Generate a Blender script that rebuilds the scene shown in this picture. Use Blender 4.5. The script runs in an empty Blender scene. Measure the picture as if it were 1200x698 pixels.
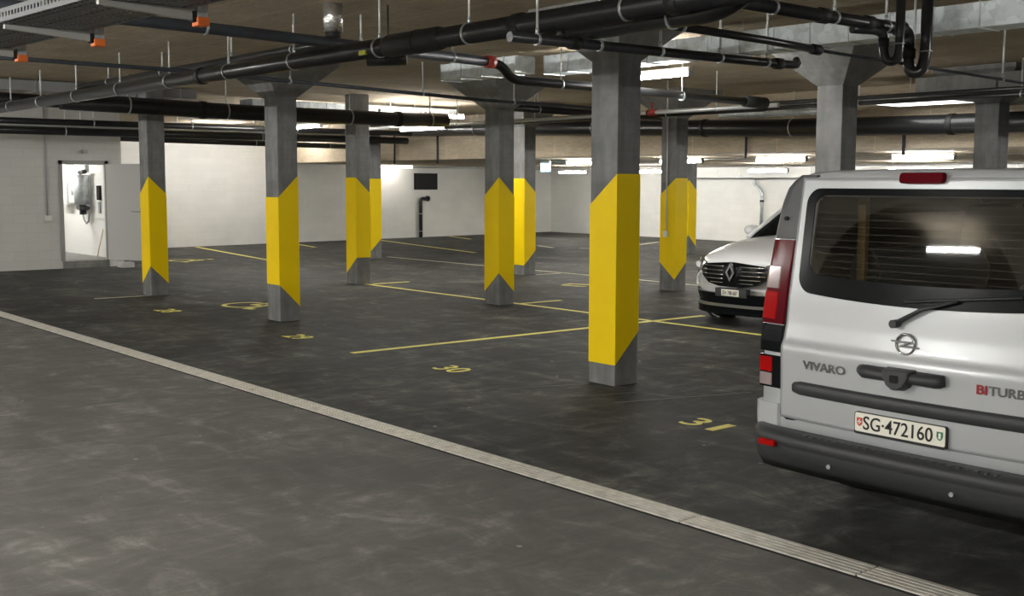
import bpy, bmesh, math, random
from mathutils import Vector, Matrix
random.seed(7)
scene = bpy.context.scene
col = scene.collection
PI = math.pi

# ------------------------------------------------------------------ materials
def newmat(name):
    m = bpy.data.materials.new(name); m.use_nodes = True
    nt = m.node_tree
    b = nt.nodes['Principled BSDF']
    return m, nt, b

def plain(name, c, rough=.5, metal=0., spec=.5, coat=0., noise=0., nscale=8., bump=0., bscale=60.):
    m, nt, b = newmat(name)
    b.inputs['Base Color'].default_value = (*c, 1)
    b.inputs['Roughness'].default_value = rough
    b.inputs['Metallic'].default_value = metal
    b.inputs['Specular IOR Level'].default_value = spec
    b.inputs['Coat Weight'].default_value = coat
    if noise or bump:
        tc = nt.nodes.new('ShaderNodeTexCoord')
    if noise:
        n = nt.nodes.new('ShaderNodeTexNoise'); n.inputs['Scale'].default_value = nscale
        n.inputs['Detail'].default_value = 6
        nt.links.new(tc.outputs['Object'], n.inputs['Vector'])
        r = nt.nodes.new('ShaderNodeValToRGB')
        r.color_ramp.elements[0].position = .3; r.color_ramp.elements[1].position = .72
        r.color_ramp.elements[0].color = (*[max(0, x*(1-noise)) for x in c], 1)
        r.color_ramp.elements[1].color = (*[min(1, x*(1+noise)) for x in c], 1)
        nt.links.new(n.outputs['Fac'], r.inputs['Fac'])
        nt.links.new(r.outputs['Color'], b.inputs['Base Color'])
    if bump:
        n2 = nt.nodes.new('ShaderNodeTexNoise'); n2.inputs['Scale'].default_value = bscale
        n2.inputs['Detail'].default_value = 4
        nt.links.new(tc.outputs['Object'], n2.inputs['Vector'])
        bp = nt.nodes.new('ShaderNodeBump'); bp.inputs['Strength'].default_value = bump
        bp.inputs['Distance'].default_value = .01
        nt.links.new(n2.outputs['Fac'], bp.inputs['Height'])
        nt.links.new(bp.outputs['Normal'], b.inputs['Normal'])
    return m

def emit(name, c, s):
    m, nt, b = newmat(name)
    b.inputs['Base Color'].default_value = (*c, 1)
    b.inputs['Emission Color'].default_value = (*c, 1)
    b.inputs['Emission Strength'].default_value = s
    return m

def mapping(nt, scale, rot=(0,0,0)):
    tc = nt.nodes.new('ShaderNodeTexCoord'); mp = nt.nodes.new('ShaderNodeMapping')
    mp.inputs['Scale'].default_value = scale; mp.inputs['Rotation'].default_value = rot
    nt.links.new(tc.outputs['Object'], mp.inputs['Vector'])
    return mp

def noise(nt, vec, scale, detail=5, rough=.55, dist=0.):
    n = nt.nodes.new('ShaderNodeTexNoise')
    n.inputs['Scale'].default_value = scale; n.inputs['Detail'].default_value = detail
    n.inputs['Roughness'].default_value = rough; n.inputs['Distortion'].default_value = dist
    nt.links.new(vec.outputs[0], n.inputs['Vector'])
    return n

def ramp(nt, src, stops):
    r = nt.nodes.new('ShaderNodeValToRGB')
    e = r.color_ramp.elements
    while len(e) < len(stops): e.new(.5)
    for el, (p, c) in zip(e, stops):
        el.position = p; el.color = (*c, 1) if len(c) == 3 else c
    nt.links.new(src, r.inputs['Fac'])
    return r

def mix(nt, mode, fac, a, b):
    m = nt.nodes.new('ShaderNodeMix'); m.data_type = 'RGBA'; m.blend_type = mode
    if isinstance(fac, (int, float)): m.inputs[0].default_value = fac
    else: nt.links.new(fac, m.inputs[0])
    for i, v in ((6, a), (7, b)):
        if isinstance(v, tuple): m.inputs[i].default_value = (*v, 1)
        else: nt.links.new(v, m.inputs[i])
    return m.outputs[2]

def bump(nt, h, s, d=.01):
    bp = nt.nodes.new('ShaderNodeBump'); bp.inputs['Strength'].default_value = s
    bp.inputs['Distance'].default_value = d
    nt.links.new(h, bp.inputs['Height'])
    return bp

def floor_mat():
    m, nt, b = newmat('worn_asphalt_floor')
    v1 = mapping(nt, (1, 1, 1)); v2 = mapping(nt, (1.0, .5, 1), (0, 0, .35)); v3 = mapping(nt, (.45, 1, 1), (0, 0, -.25))
    big = noise(nt, v1, .55, 6, .62, .6)
    mid = noise(nt, v2, 2.6, 9, .7, .9)
    mid2 = noise(nt, v3, 5.5, 8, .7, .6)
    fine = noise(nt, v1, 55, 5, .7)
    base = ramp(nt, big.outputs['Fac'], [(.28, (.040, .041, .041)), (.5, (.066, .067, .065)), (.75, (.108, .107, .102))])
    r2 = ramp(nt, mid.outputs['Fac'], [(.34, (.5, .5, .5)), (.52, (1, 1, 1)), (.68, (2.2, 2.18, 2.1))])
    c = mix(nt, 'MULTIPLY', 1., base.outputs['Color'], r2.outputs['Color'])
    r3 = ramp(nt, mid2.outputs['Fac'], [(.36, (.62, .62, .62)), (.53, (1, 1, 1)), (.68, (1.9, 1.9, 1.85))])
    c = mix(nt, 'MULTIPLY', .8, c, r3.outputs['Color'])
    rf = ramp(nt, fine.outputs['Fac'], [(.3, (.8, .8, .8)), (.7, (1.22, 1.22, 1.2))])
    c = mix(nt, 'MULTIPLY', .7, c, rf.outputs['Color'])
    # the driving lane has a lighter, calmer tone than the bays beyond the drain
    sx = nt.nodes.new('ShaderNodeSeparateXYZ'); nt.links.new(v1.outputs[0], sx.inputs[0])
    mr = nt.nodes.new('ShaderNodeMapRange'); mr.inputs[1].default_value = 4.85; mr.inputs[2].default_value = 4.86
    mr.inputs[3].default_value = 1.0; mr.inputs[4].default_value = 0.0
    nt.links.new(sx.outputs[0], mr.inputs[0])
    calm = mix(nt, 'MIX', .45, c, (.092, .092, .090))
    c2 = mix(nt, 'MULTIPLY', 1., calm, (2.05, 2.02, 1.97))
    c = mix(nt, 'MIX', mr.outputs[0], c, c2)
    # pale paint specks
    vo = nt.nodes.new('ShaderNodeTexVoronoi'); vo.inputs['Scale'].default_value = 2.2; vo.inputs['Randomness'].default_value = 1
    nt.links.new(v1.outputs[0], vo.inputs['Vector'])
    sp = ramp(nt, vo.outputs['Distance'], [(.02, (1, 1, 1)), (.045, (0, 0, 0))])
    c = mix(nt, 'MIX', sp.outputs['Color'], c, (.40, .40, .38))
    nt.links.new(c, b.inputs['Base Color'])
    rr = ramp(nt, mid.outputs['Fac'], [(.3, (.6, .6, .6)), (.7, (.82, .82, .82))])
    nt.links.new(rr.outputs['Color'], b.inputs['Roughness'])
    b.inputs['Specular IOR Level'].default_value = .16
    bp = bump(nt, fine.outputs['Fac'], .25, .004)
    nt.links.new(bp.outputs['Normal'], b.inputs['Normal'])
    return m

def block_mat(name, c, axis='x', amount=.5):
    """painted block masonry: the joints are only a shallow relief"""
    m, nt, b = newmat(name)
    v = mapping(nt, (1, 1, 1), (PI/2, 0, 0) if axis == 'x' else (PI/2, 0, PI/2))
    br = nt.nodes.new('ShaderNodeTexBrick')
    br.inputs['Scale'].default_value = 1.0
    br.inputs['Brick Width'].default_value = .5; br.inputs['Row Height'].default_value = .2
    br.inputs['Mortar Size'].default_value = .008; br.inputs['Mortar Smooth'].default_value = .4
    br.inputs['Color1'].default_value = (*c, 1); br.inputs['Color2'].default_value = (*[x*.965 for x in c], 1)
    br.inputs['Mortar'].default_value = (*[x*(1-.22*amount) for x in c], 1)
    tc = nt.nodes.new('ShaderNodeTexCoord'); sp = nt.nodes.new('ShaderNodeSeparateXYZ'); cb = nt.nodes.new('ShaderNodeCombineXYZ')
    nt.links.new(tc.outputs['Object'], sp.inputs[0])
    nt.links.new(sp.outputs[0 if axis == 'x' else 1], cb.inputs[0]); nt.links.new(sp.outputs[2], cb.inputs[1])
    nt.links.new(cb.outputs[0], br.inputs['Vector'])
    n = noise(nt, v, 1.3, 5)
    r = ramp(nt, n.outputs['Fac'], [(.3, (.93, .93, .93)), (.7, (1, 1, 1))])
    nt.links.new(mix(nt, 'MULTIPLY', 1., br.outputs['Color'], r.outputs['Color']), b.inputs['Base Color'])
    b.inputs['Roughness'].default_value = .75
    bp = bump(nt, br.outputs['Fac'], -.5*amount, .01)
    nt.links.new(bp.outputs['Normal'], b.inputs['Normal'])
    return m

def woodwool_mat(name, vertical=False):
    """beige wood-wool boards with fine fibres and board joints"""
    m, nt, b = newmat(name)
    v = mapping(nt, (1, 1, 1))
    vs = mapping(nt, (5, .6, 5))
    n1 = noise(nt, v, 1.1, 5, .6, .4); n2 = noise(nt, vs, 4.5, 7, .7, 1.5); n3 = noise(nt, v, 38, 4, .7)
    base = ramp(nt, n1.outputs['Fac'], [(.3, (.56, .475, .36)), (.7, (.70, .605, .47))])
    r2 = ramp(nt, n2.outputs['Fac'], [(.35, (.76, .76, .74)), (.6, (1.1, 1.1, 1.1))])
    c = mix(nt, 'MULTIPLY', .75, base.outputs['Color'], r2.outputs['Color'])
    r3 = ramp(nt, n3.outputs['Fac'], [(.35, (.8, .8, .8)), (.65, (1.15, 1.15, 1.15))])
    c = mix(nt, 'MULTIPLY', .7, c, r3.outputs['Color'])
    br = nt.nodes.new('ShaderNodeTexBrick')
    br.inputs['Scale'].default_value = 1; br.inputs['Brick Width'].default_value = 2.0; br.inputs['Row Height'].default_value = .6
    br.inputs['Mortar Size'].default_value = .006; br.inputs['Color1'].default_value = (1, 1, 1, 1)
    br.inputs['Color2'].default_value = (.93, .93, .93, 1); br.inputs['Mortar'].default_value = (1.4, 1.38, 1.34, 1)
    tc = nt.nodes.new('ShaderNodeTexCoord'); sp = nt.nodes.new('ShaderNodeSeparateXYZ'); cb = nt.nodes.new('ShaderNodeCombineXYZ')
    nt.links.new(tc.outputs['Object'], sp.inputs[0])
    nt.links.new(sp.outputs[1], cb.inputs[0]); nt.links.new(sp.outputs[2 if vertical else 0], cb.inputs[1])
    nt.links.new(cb.outputs[0], br.inputs['Vector'])
    c = mix(nt, 'MULTIPLY', 1., c, br.outputs['Color'])
    nt.links.new(c, b.inputs['Base Color']); b.inputs['Roughness'].default_value = .95
    b.inputs['Specular IOR Level'].default_value = .1
    bp = bump(nt, n3.outputs['Fac'], .6, .01); nt.links.new(bp.outputs['Normal'], b.inputs['Normal'])
    return m

def concrete_mat(name, c, vary=.35):
    m, nt, b = newmat(name)
    v = mapping(nt, (1, 1, 1)); vz = mapping(nt, (3, 3, .5)); vh = mapping(nt, (.6, .6, 14))
    n1 = noise(nt, v, 2.3, 7, .62, .3); n2 = noise(nt, vz, 3, 5, .6); n3 = noise(nt, v, 60, 3, .6); n4 = noise(nt, vh, 2.2, 4, .6)
    base = ramp(nt, n1.outputs['Fac'], [(.28, tuple(x*(1-vary) for x in c)), (.72, tuple(x*(1+vary) for x in c))])
    r2 = ramp(nt, n2.outputs['Fac'], [(.35, (.75, .75, .75)), (.65, (1.15, 1.15, 1.15))])
    cc = mix(nt, 'MULTIPLY', .7, base.outputs['Color'], r2.outputs['Color'])
    r4 = ramp(nt, n4.outputs['Fac'], [(.38, (.8, .8, .8)), (.6, (1.06, 1.06, 1.06))])
    cc = mix(nt, 'MULTIPLY', .22, cc, r4.outputs['Color'])
    # tie holes / pores
    vo = nt.nodes.new('ShaderNodeTexVoronoi'); vo.inputs['Scale'].default_value = 9
    nt.links.new(v.outputs[0], vo.inputs['Vector'])
    pr = ramp(nt, vo.outputs['Distance'], [(.03, (.55, .55, .55)), (.07, (1, 1, 1))])
    cc = mix(nt, 'MULTIPLY', 1., cc, pr.outputs['Color'])
    nt.links.new(cc, b.inputs['Base Color']); b.inputs['Roughness'].default_value = .68
    b.inputs['Specular IOR Level'].default_value = .35
    bp = bump(nt, n3.outputs['Fac'], .2, .004); nt.links.new(bp.outputs['Normal'], b.inputs['Normal'])
    return m

def zinc_mat(name, c=(.62, .66, .68), rough=.42, metal=.75):
    m, nt, b = newmat(name)
    v = mapping(nt, (1, 1, 1))
    vo = nt.nodes.new('ShaderNodeTexVoronoi'); vo.inputs['Scale'].default_value = 14
    nt.links.new(v.outputs[0], vo.inputs['Vector'])
    r = ramp(nt, vo.outputs['Color'], [(.2, tuple(x*.85 for x in c)), (.8, tuple(min(1, x*1.1) for x in c))])
    nt.links.new(r.outputs['Color'], b.inputs['Base Color'])
    b.inputs['Roughness'].default_value = rough; b.inputs['Metallic'].default_value = metal
    return m

def paint_mat(name, c):
    """worn road paint: thin patches let the asphalt show"""
    m, nt, b = newmat(name)
    v = mapping(nt, (1, 1, 1)); n = noise(nt, v, 14, 6, .7)
    r = ramp(nt, n.outputs['Fac'], [(.26, tuple(x*.7 for x in c)), (.36, c)])
    nt.links.new(r.outputs['Color'], b.inputs['Base Color']); b.inputs['Roughness'].default_value = .6
    return m

def glass_mat(name, tint, mixf, gloss=(1, 1, 1), rough=.02):
    m = bpy.data.materials.new(name); m.use_nodes = True; nt = m.node_tree; nt.nodes.clear()
    o = nt.nodes.new('ShaderNodeOutputMaterial'); t = nt.nodes.new('ShaderNodeBsdfTransparent'); g = nt.nodes.new('ShaderNodeBsdfGlossy')
    t.inputs['Color'].default_value = (*tint, 1); g.inputs['Roughness'].default_value = rough; g.inputs['Color'].default_value = (*gloss, 1)
    f = nt.nodes.new('ShaderNodeFresnel'); f.inputs['IOR'].default_value = 1.5
    a = nt.nodes.new('ShaderNodeMath'); a.operation = 'ADD'; a.inputs[1].default_value = mixf
    nt.links.new(f.outputs[0], a.inputs[0])
    s = nt.nodes.new('ShaderNodeMixShader'); nt.links.new(a.outputs[0], s.inputs[0])
    nt.links.new(t.outputs[0], s.inputs[1]); nt.links.new(g.outputs[0], s.inputs[2]); nt.links.new(s.outputs[0], o.inputs['Surface'])
    return m

def rear_glass_mat():
    """tinted rear window: dusty outside the arc swept by the wiper, thin heater wires"""
    m = glass_mat('tinted_rear_glass', (.36, .37, .36), -.016)
    nt = m.node_tree
    out = [n for n in nt.nodes if n.type == 'OUTPUT_MATERIAL'][0]
    base = out.inputs['Surface'].links[0].from_socket
    tc = nt.nodes.new('ShaderNodeTexCoord'); sp = nt.nodes.new('ShaderNodeSeparateXYZ')
    nt.links.new(tc.outputs['Object'], sp.inputs[0])
    def mth(op, a, b_):
        n = nt.nodes.new('ShaderNodeMath'); n.operation = op
        for i, v in enumerate((a, b_)):
            if isinstance(v, (int, float)): n.inputs[i].default_value = v
            else: nt.links.new(v, n.inputs[i])
        return n.outputs[0]
    dy = mth('SUBTRACT', sp.outputs[1], .02); dz = mth('SUBTRACT', sp.outputs[2], 1.20)
    r2 = mth('ADD', mth('MULTIPLY', dy, dy), mth('MULTIPLY', dz, dz))
    arc = mth('GREATER_THAN', mth('SQRT', r2, 0), .60)
    n = nt.nodes.new('ShaderNodeTexNoise'); n.inputs['Scale'].default_value = 5; nt.links.new(tc.outputs['Object'], n.inputs['Vector'])
    dust = mth('MULTIPLY', arc, mth('MULTIPLY', n.outputs[0], .085))
    fr = mth('FRACT', mth('MULTIPLY', sp.outputs[2], 27.0), 0)
    wire = mth('MULTIPLY', mth('LESS_THAN', fr, .06), .13)
    band = mth('MULTIPLY', mth('GREATER_THAN', sp.outputs[2], 1.36), mth('LESS_THAN', sp.outputs[2], 1.8))
    wire = mth('MULTIPLY', wire, band)
    d = nt.nodes.new('ShaderNodeBsdfDiffuse'); d.inputs['Color'].default_value = (.45, .42, .36, 1)
    s = nt.nodes.new('ShaderNodeMixShader')
    nt.links.new(mth('ADD', dust, wire), s.inputs[0]); nt.links.new(base, s.inputs[1]); nt.links.new(d.outputs[0], s.inputs[2])
    nt.links.new(s.outputs[0], out.inputs['Surface'])
    return m

M = {}
M['floor'] = floor_mat()
M['block'] = block_mat('painted_block_wall', (.62, .62, .59), 'x', .5)
M['white_x'] = block_mat('white_painted_wall_left', (.88, .88, .85), 'x', .25)
M['white_y'] = block_mat('white_painted_wall_right', (.88, .88, .85), 'y', .25)
M['white'] = plain('white_plaster', (.82, .81, .78), .8)
M['ceil'] = woodwool_mat('wood_wool_ceiling_board')
M['beam'] = woodwool_mat('wood_wool_beam_board', True)
M['concrete'] = concrete_mat('grey_column_concrete', (.20, .203, .203))
M['capital'] = concrete_mat('grey_capital_concrete', (.25, .25, .24), .25)
M['step'] = concrete_mat('step_concrete', (.22, .22, .21), .2)
M['yellow'] = plain('yellow_warning_foil', (1.0, .70, .0), .5, 0, .2, noise=.03, nscale=3)
M['lineyellow'] = paint_mat('yellow_line_paint', (.95, .86, .22))
M['linepale'] = paint_mat('pale_worn_line_paint', (.62, .60, .42))
M['black'] = plain('black_plastic_pipe', (.018, .019, .021), .28, 0, .6, noise=.3, nscale=20)
M['slate'] = plain('slate_grey_pipe', (.05, .056, .07), .45, 0, .5, noise=.2, nscale=10)
M['rubber'] = plain('black_rubber_sleeve', (.015, .015, .015), .6)
M['zinc'] = zinc_mat('galvanised_steel')
M['ductzinc'] = zinc_mat('galvanised_duct_sheet', (.80, .86, .88), .45, .15)
M['rod'] = plain('zinc_threaded_rod', (.78, .78, .76), .45, .15)
M['pipesteel'] = plain('grey_steel_conduit', (.66, .68, .68), .35, .5)
M['red'] = plain('red_coupling_paint', (.42, .05, .03), .45)
M['orange'] = plain('orange_plastic_cap', (.75, .17, .03), .5)
M['foil'] = plain('crumpled_foil', (.75, .75, .75), .25, .9, bump=1., bscale=30)
M['tray'] = plain('dark_perforated_tray_steel', (.16, .165, .17), .5, .6)
M['arm'] = plain('zinc_bracket', (.55, .55, .52), .5, .5)
M['tube'] = emit('lamp_tube_glow', (1.0, .985, .95), 55)
M['tubelane'] = emit('lamp_tube_glow_lane', (1.0, .985, .95), 290)
M['tubefar'] = emit('lamp_tube_glow_low', (1.0, .98, .93), 55)
M['tubesoft'] = emit('lamp_tube_glow_soft', (1.0, .97, .92), 24)
M['tubehall'] = emit('lamp_tube_glow_hall', (1.0, .98, .93), 66)
M['tubedim'] = emit('lamp_tube_glow_dim', (1.0, .97, .92), 9)
M['patchglow'] = emit('lit_patch_glow', (1.0, .99, .96), 1.4)  # emission standing in for light falling on an overhead surface
M['lampbody'] = plain('white_lamp_housing', (.75, .75, .73), .45)
M['lampcap'] = plain('grey_lamp_end_cap', (.35, .33, .32), .5)
M['sign'] = emit('sign_glow', (.35, .75, .95), 1.6)
M['scuff'] = paint_mat('pale_tyre_scuff', (.16, .16, .15))
M['drainbar'] = plain('pale_galvanised_grate', (.66, .64, .58), .55, .3, noise=.2, nscale=12)
M['dark'] = plain('near_black_gap', (.008, .008, .008), .9)
M['grille'] = plain('dark_vent_grille', (.015, .015, .014), .6)
M['door'] = plain('light_grey_door_leaf', (.58, .58, .56), .5)
M['frame'] = plain('grey_door_frame', (.30, .30, .29), .5)
M['steel'] = plain('brushed_steel', (.55, .55, .54), .3, .9)
M['greypl'] = plain('grey_plastic', (.35, .36, .37), .5)
M['cabinet'] = plain('white_cabinet', (.74, .74, .70), .45)
# vehicles
M['silver'] = plain('silver_car_paint', (.48, .50, .515), .36, .25, .5, .4)
M['trim'] = plain('black_vehicle_trim', (.034, .036, .038), .5, bump=.15, bscale=300)
M['trim2'] = plain('dark_grey_pillar_trim', (.045, .047, .05), .4)
M['frit'] = plain('black_glass_border', (.006, .007, .008), .2, 0, .08)
M['rglass'] = rear_glass_mat()
M['cglass'] = glass_mat('car_glass', (.25, .28, .27), .05)
M['lensdark'] = plain('dark_red_lens', (.10, .004, .008), .12, 0, .03)
M['lensred'] = plain('bright_red_lens', (.36, .006, .006), .12, 0, .04)
M['lensclear'] = plain('clear_lamp_lens', (.33, .26, .26), .08, 0, .25)
M['chrome'] = plain('chrome', (.62, .62, .62), .15, 1.)
M['badge'] = plain('badge_chrome', (.32, .32, .32), .25, .9)
M['badgered'] = plain('red_badge', (.30, .02, .03), .3)
M['plate'] = plain('cream_number_plate', (.86, .84, .74), .4)
M['ink'] = plain('black_plate_ink', (.01, .01, .01), .5)
M['shieldred'] = plain('shield_red', (.60, .06, .04), .5)
M['shieldgreen'] = plain('shield_green', (.05, .20, .08), .5)
M['shieldwhite'] = plain('shield_white', (.85, .85, .82), .5)
M['tyre'] = plain('tyre_rubber', (.014, .014, .014), .8, bump=.3, bscale=90)
M['rim'] = plain('alloy_rim', (.35, .35, .36), .35, .8)
M['interior'] = plain('dark_interior', (.03, .03, .03), .8)
M['wood'] = plain('pine_plank', (.55, .36, .13), .6, noise=.2, nscale=6)
M['roll'] = plain('grey_roll_fabric', (.16, .18, .18), .8)
M['carpaint'] = plain('white_car_paint', (.84, .85, .86), .25, 0, .4, .5)
M['headlamp'] = plain('headlamp_lens', (.10, .105, .115), .08, 0, .6)

# ------------------------------------------------------------------ mesh helpers
class MB:
    def __init__(s): s.bm = bmesh.new()
    def box(s, a, b):
        x0, y0, z0 = a; x1, y1, z1 = b
        v = [s.bm.verts.new(p) for p in ((x0,y0,z0),(x1,y0,z0),(x1,y1,z0),(x0,y1,z0),(x0,y0,z1),(x1,y0,z1),(x1,y1,z1),(x0,y1,z1))]
        for f in ((3,2,1,0),(4,5,6,7),(0,1,5,4),(1,2,6,5),(2,3,7,6),(3,0,4,7)): s.bm.faces.new([v[i] for i in f])
        return s
    def hexa(s, lo, hi):
        v = [s.bm.verts.new(p) for p in list(lo) + list(hi)]
        for f in ((3,2,1,0),(4,5,6,7),(0,1,5,4),(1,2,6,5),(2,3,7,6),(3,0,4,7)): s.bm.faces.new([v[i] for i in f])
        return s
    def tube(s, pts, r, n=12, cap=True):
        pts = [Vector(p) for p in pts]
        rs = r if isinstance(r, (list, tuple)) else [r]*len(pts)
        rings = []; up = None
        for i, p in enumerate(pts):
            a = pts[max(i-1, 0)]; b = pts[min(i+1, len(pts)-1)]
            t = (b-a).normalized()
            if up is None:
                up = Vector((0,0,1)) if abs(t.z) < .9 else Vector((1,0,0))
            u = (up - t*up.dot(t)).normalized(); w = t.cross(u); up = u
            rings.append([s.bm.verts.new(p + (u*math.cos(2*PI*k/n) + w*math.sin(2*PI*k/n))*rs[i]) for k in range(n)])
        for a, b in zip(rings, rings[1:]):
            for k in range(n): s.bm.faces.new((a[k], a[(k+1)%n], b[(k+1)%n], b[k])).smooth = True
        if cap:
            s.bm.faces.new(rings[0][::-1]); s.bm.faces.new(rings[-1])
        return s
    def ring(s, c, axis, R, r, n=24, m=8):
        c = Vector(c); axis = Vector(axis).normalized()
        u = axis.orthogonal().normalized(); w = axis.cross(u); rows = []
        for i in range(n):
            a = 2*PI*i/n; d = u*math.cos(a) + w*math.sin(a)
            rows.append([s.bm.verts.new(c + d*(R + r*math.cos(2*PI*j/m)) + axis*r*math.sin(2*PI*j/m)) for j in range(m)])
        for i in range(n):
            for j in range(m):
                s.bm.faces.new((rows[i][j], rows[(i+1)%n][j], rows[(i+1)%n][(j+1)%m], rows[i][(j+1)%m])).smooth = True
        return s
    def disc(s, c, axis, R, t, n=24):
        c = Vector(c); axis = Vector(axis).normalized()
        return s.tube([c - axis*t/2, c + axis*t/2], R, n)
    def prism(s, poly, f0, f1):
        """poly: list of 2d points; f0/f1 map (a,b) to the two 3d faces"""
        a = [s.bm.verts.new(f0(*p)) for p in poly]; b = [s.bm.verts.new(f1(*p)) for p in poly]; n = len(poly)
        s.bm.faces.new(a[::-1]); s.bm.faces.new(b)
        for i in range(n): s.bm.faces.new((a[i], a[(i+1)%n], b[(i+1)%n], b[i]))
        return s
    def loft(s, loops, closed=True, cap0=True, cap1=True, smooth=True):
        L = [[s.bm.verts.new(p) for p in lp] for lp in loops]; n = len(L[0])
        for a, b in zip(L, L[1:]):
            for k in range(n if closed else n-1):
                f = s.bm.faces.new((a[k], a[(k+1)%n], b[(k+1)%n], b[k])); f.smooth = smooth
        if cap0: s.bm.faces.new(L[0][::-1])
        if cap1: s.bm.faces.new(L[-1])
        return s
    def mesh(s, src, mat=None):
        m = src.copy()
        if mat is not None: m.transform(mat)
        s.bm.from_mesh(m); bpy.data.meshes.remove(m)
        return s
    def build(s, name, m, parent=None, bevel=0, seg=2, fix=True, subsurf=0, solid=0):
        if fix: bmesh.ops.recalc_face_normals(s.bm, faces=s.bm.faces[:])
        me = bpy.data.meshes.new(name); s.bm.to_mesh(me); s.bm.free()
        me.materials.append(m)
        o = bpy.data.objects.new(name, me); col.objects.link(o)
        if parent is not None: o.parent = parent
        if solid:
            md = o.modifiers.new('thick', 'SOLIDIFY'); md.thickness = solid; md.offset = 0
        if bevel:
            md = o.modifiers.new('edge', 'BEVEL'); md.width = bevel; md.segments = seg; md.limit_method = 'ANGLE'
        if subsurf:
            md = o.modifiers.new('smooth', 'SUBSURF'); md.levels = subsurf; md.render_levels = subsurf
        return o

def tag(o, label, cat, group=None):
    o['label'] = label; o['category'] = cat
    if group: o['group'] = group
    return o
def thing(name, label, cat, loc=(0,0,0), group=None, rz=0):
    o = bpy.data.objects.new(name, None); o.empty_display_size = .1; col.objects.link(o)
    o.location = loc; o.rotation_euler = (0, 0, rz)
    return tag(o, label, cat, group)
def struct(o):
    o['kind'] = 'structure'; return o

def text_mesh(body, w, h, ext=.002, bold=.0):
    cu = bpy.data.curves.new('glyphs', 'FONT'); cu.body = body; cu.size = 1; cu.extrude = .01; cu.offset = bold; cu.resolution_u = 4
    o = bpy.data.objects.new('glyphs', cu); col.objects.link(o)
    dg = bpy.context.evaluated_depsgraph_get(); dg.update()
    me = bpy.data.meshes.new_from_object(o.evaluated_get(dg))
    bpy.data.objects.remove(o); bpy.data.curves.remove(cu)
    xs = [v.co.x for v in me.vertices]; ys = [v.co.y for v in me.vertices]
    sx = w/(max(xs)-min(xs)); sy = h/(max(ys)-min(ys))
    me.transform(Matrix.Translation((-(max(xs)+min(xs))/2, -(max(ys)+min(ys))/2, 0)))
    me.transform(Matrix.Diagonal((sx, sy, ext/.01, 1)))
    return me
def frame_m(loc, X, Y):
    X = Vector(X); Y = Vector(Y); Z = X.cross(Y)
    m = Matrix.Identity(4)
    for i, v in enumerate((X, Y, Z)):
        for j in range(3): m[j][i] = v[j]
    m.translation = Vector(loc)
    return m

CEIL = 3.5; LOWC = 2.46; BX = 17.3
# ------------------------------------------------------------------ room shell
struct(MB().box((-8, -9, -.3), (31, 36, 0)).build('floor', M['floor']))
struct(MB().box((-8, -9, CEIL), (BX+.02, 36, CEIL+.3)).build('ceiling', M['ceil']))
struct(MB().box((BX, -9, LOWC), (31, 36, LOWC+.02)).build('ceiling_low', M['ceil']))
struct(MB().box((BX-.25, -9, LOWC), (BX, 32.25, CEIL)).build('trim_1', M['beam']))      # face of the lower slab
def lw(s): return Vector((13.65 + 12.6*s, 31.76 + 1.2*s, 0))
wd = (lw(1)-lw(0)).normalized(); wn = Vector((wd.y, -wd.x, 0))       # wn points into the room
a = lw(-.42); b_ = lw(1.29)
def wallbox(p, q, z0, z1, t):
    off = -wn*t
    return [(p.x,p.y,z0),(q.x,q.y,z0),(q.x+off.x,q.y+off.y,z0),(p.x+off.x,p.y+off.y,z0)], [(p.x,p.y,z1),(q.x,q.y,z1),(q.x+off.x,q.y+off.y,z1),(p.x+off.x,p.y+off.y,z1)]
struct(MB().hexa(*wallbox(a, b_, 0, CEIL, .25)).build('wall_left', M['white_x']))
struct(MB().box((29.7, -9, 0), (29.95, 34, CEIL)).build('wall_right', M['white_y']))
struct(MB().box((-8.2, -9, 0), (-8, 36, CEIL)).build('wall_behind', M['white_y']))
struct(MB().box((-8, -9.2, 0), (30, -9, CEIL)).build('wall_near', M['white_x']))
# masonry wall with the doorway
DY = 25.5; DX0, DX1, DZ0, DZ1 = 8.50, 9.52, .16, 2.30
mb = MB()
mb.box((-8, DY, 0), (DX0, DY+.2, CEIL)); mb.box((DX1, DY, 0), (9.86, DY+.2, CEIL)); mb.box((DX0, DY, DZ1), (DX1, DY+.2, CEIL))
struct(mb.build('wall_door_side', M['block']))
struct(MB().box((9.72, DY+.2, 0), (9.86, 31.3, CEIL)).build('wall_utility_side', M['white']))
struct(MB().box((6.6, DY+.2, 0), (6.75, 31.3, CEIL)).build('wall_utility_far_side', M['white']))
struct(MB().box((6.75, 31.1, 0), (9.72, 31.3, CEIL)).build('wall_utility_end', M['white']))
struct(MB().box((6.75, DY+.2, .0), (9.72, 31.1, .16)).build('floor_utility', M['step']))
struct(MB().box((6.75, DY+.2, 2.75), (9.72, 31.1, 2.85)).build('ceiling_utility', M['white']))
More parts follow.
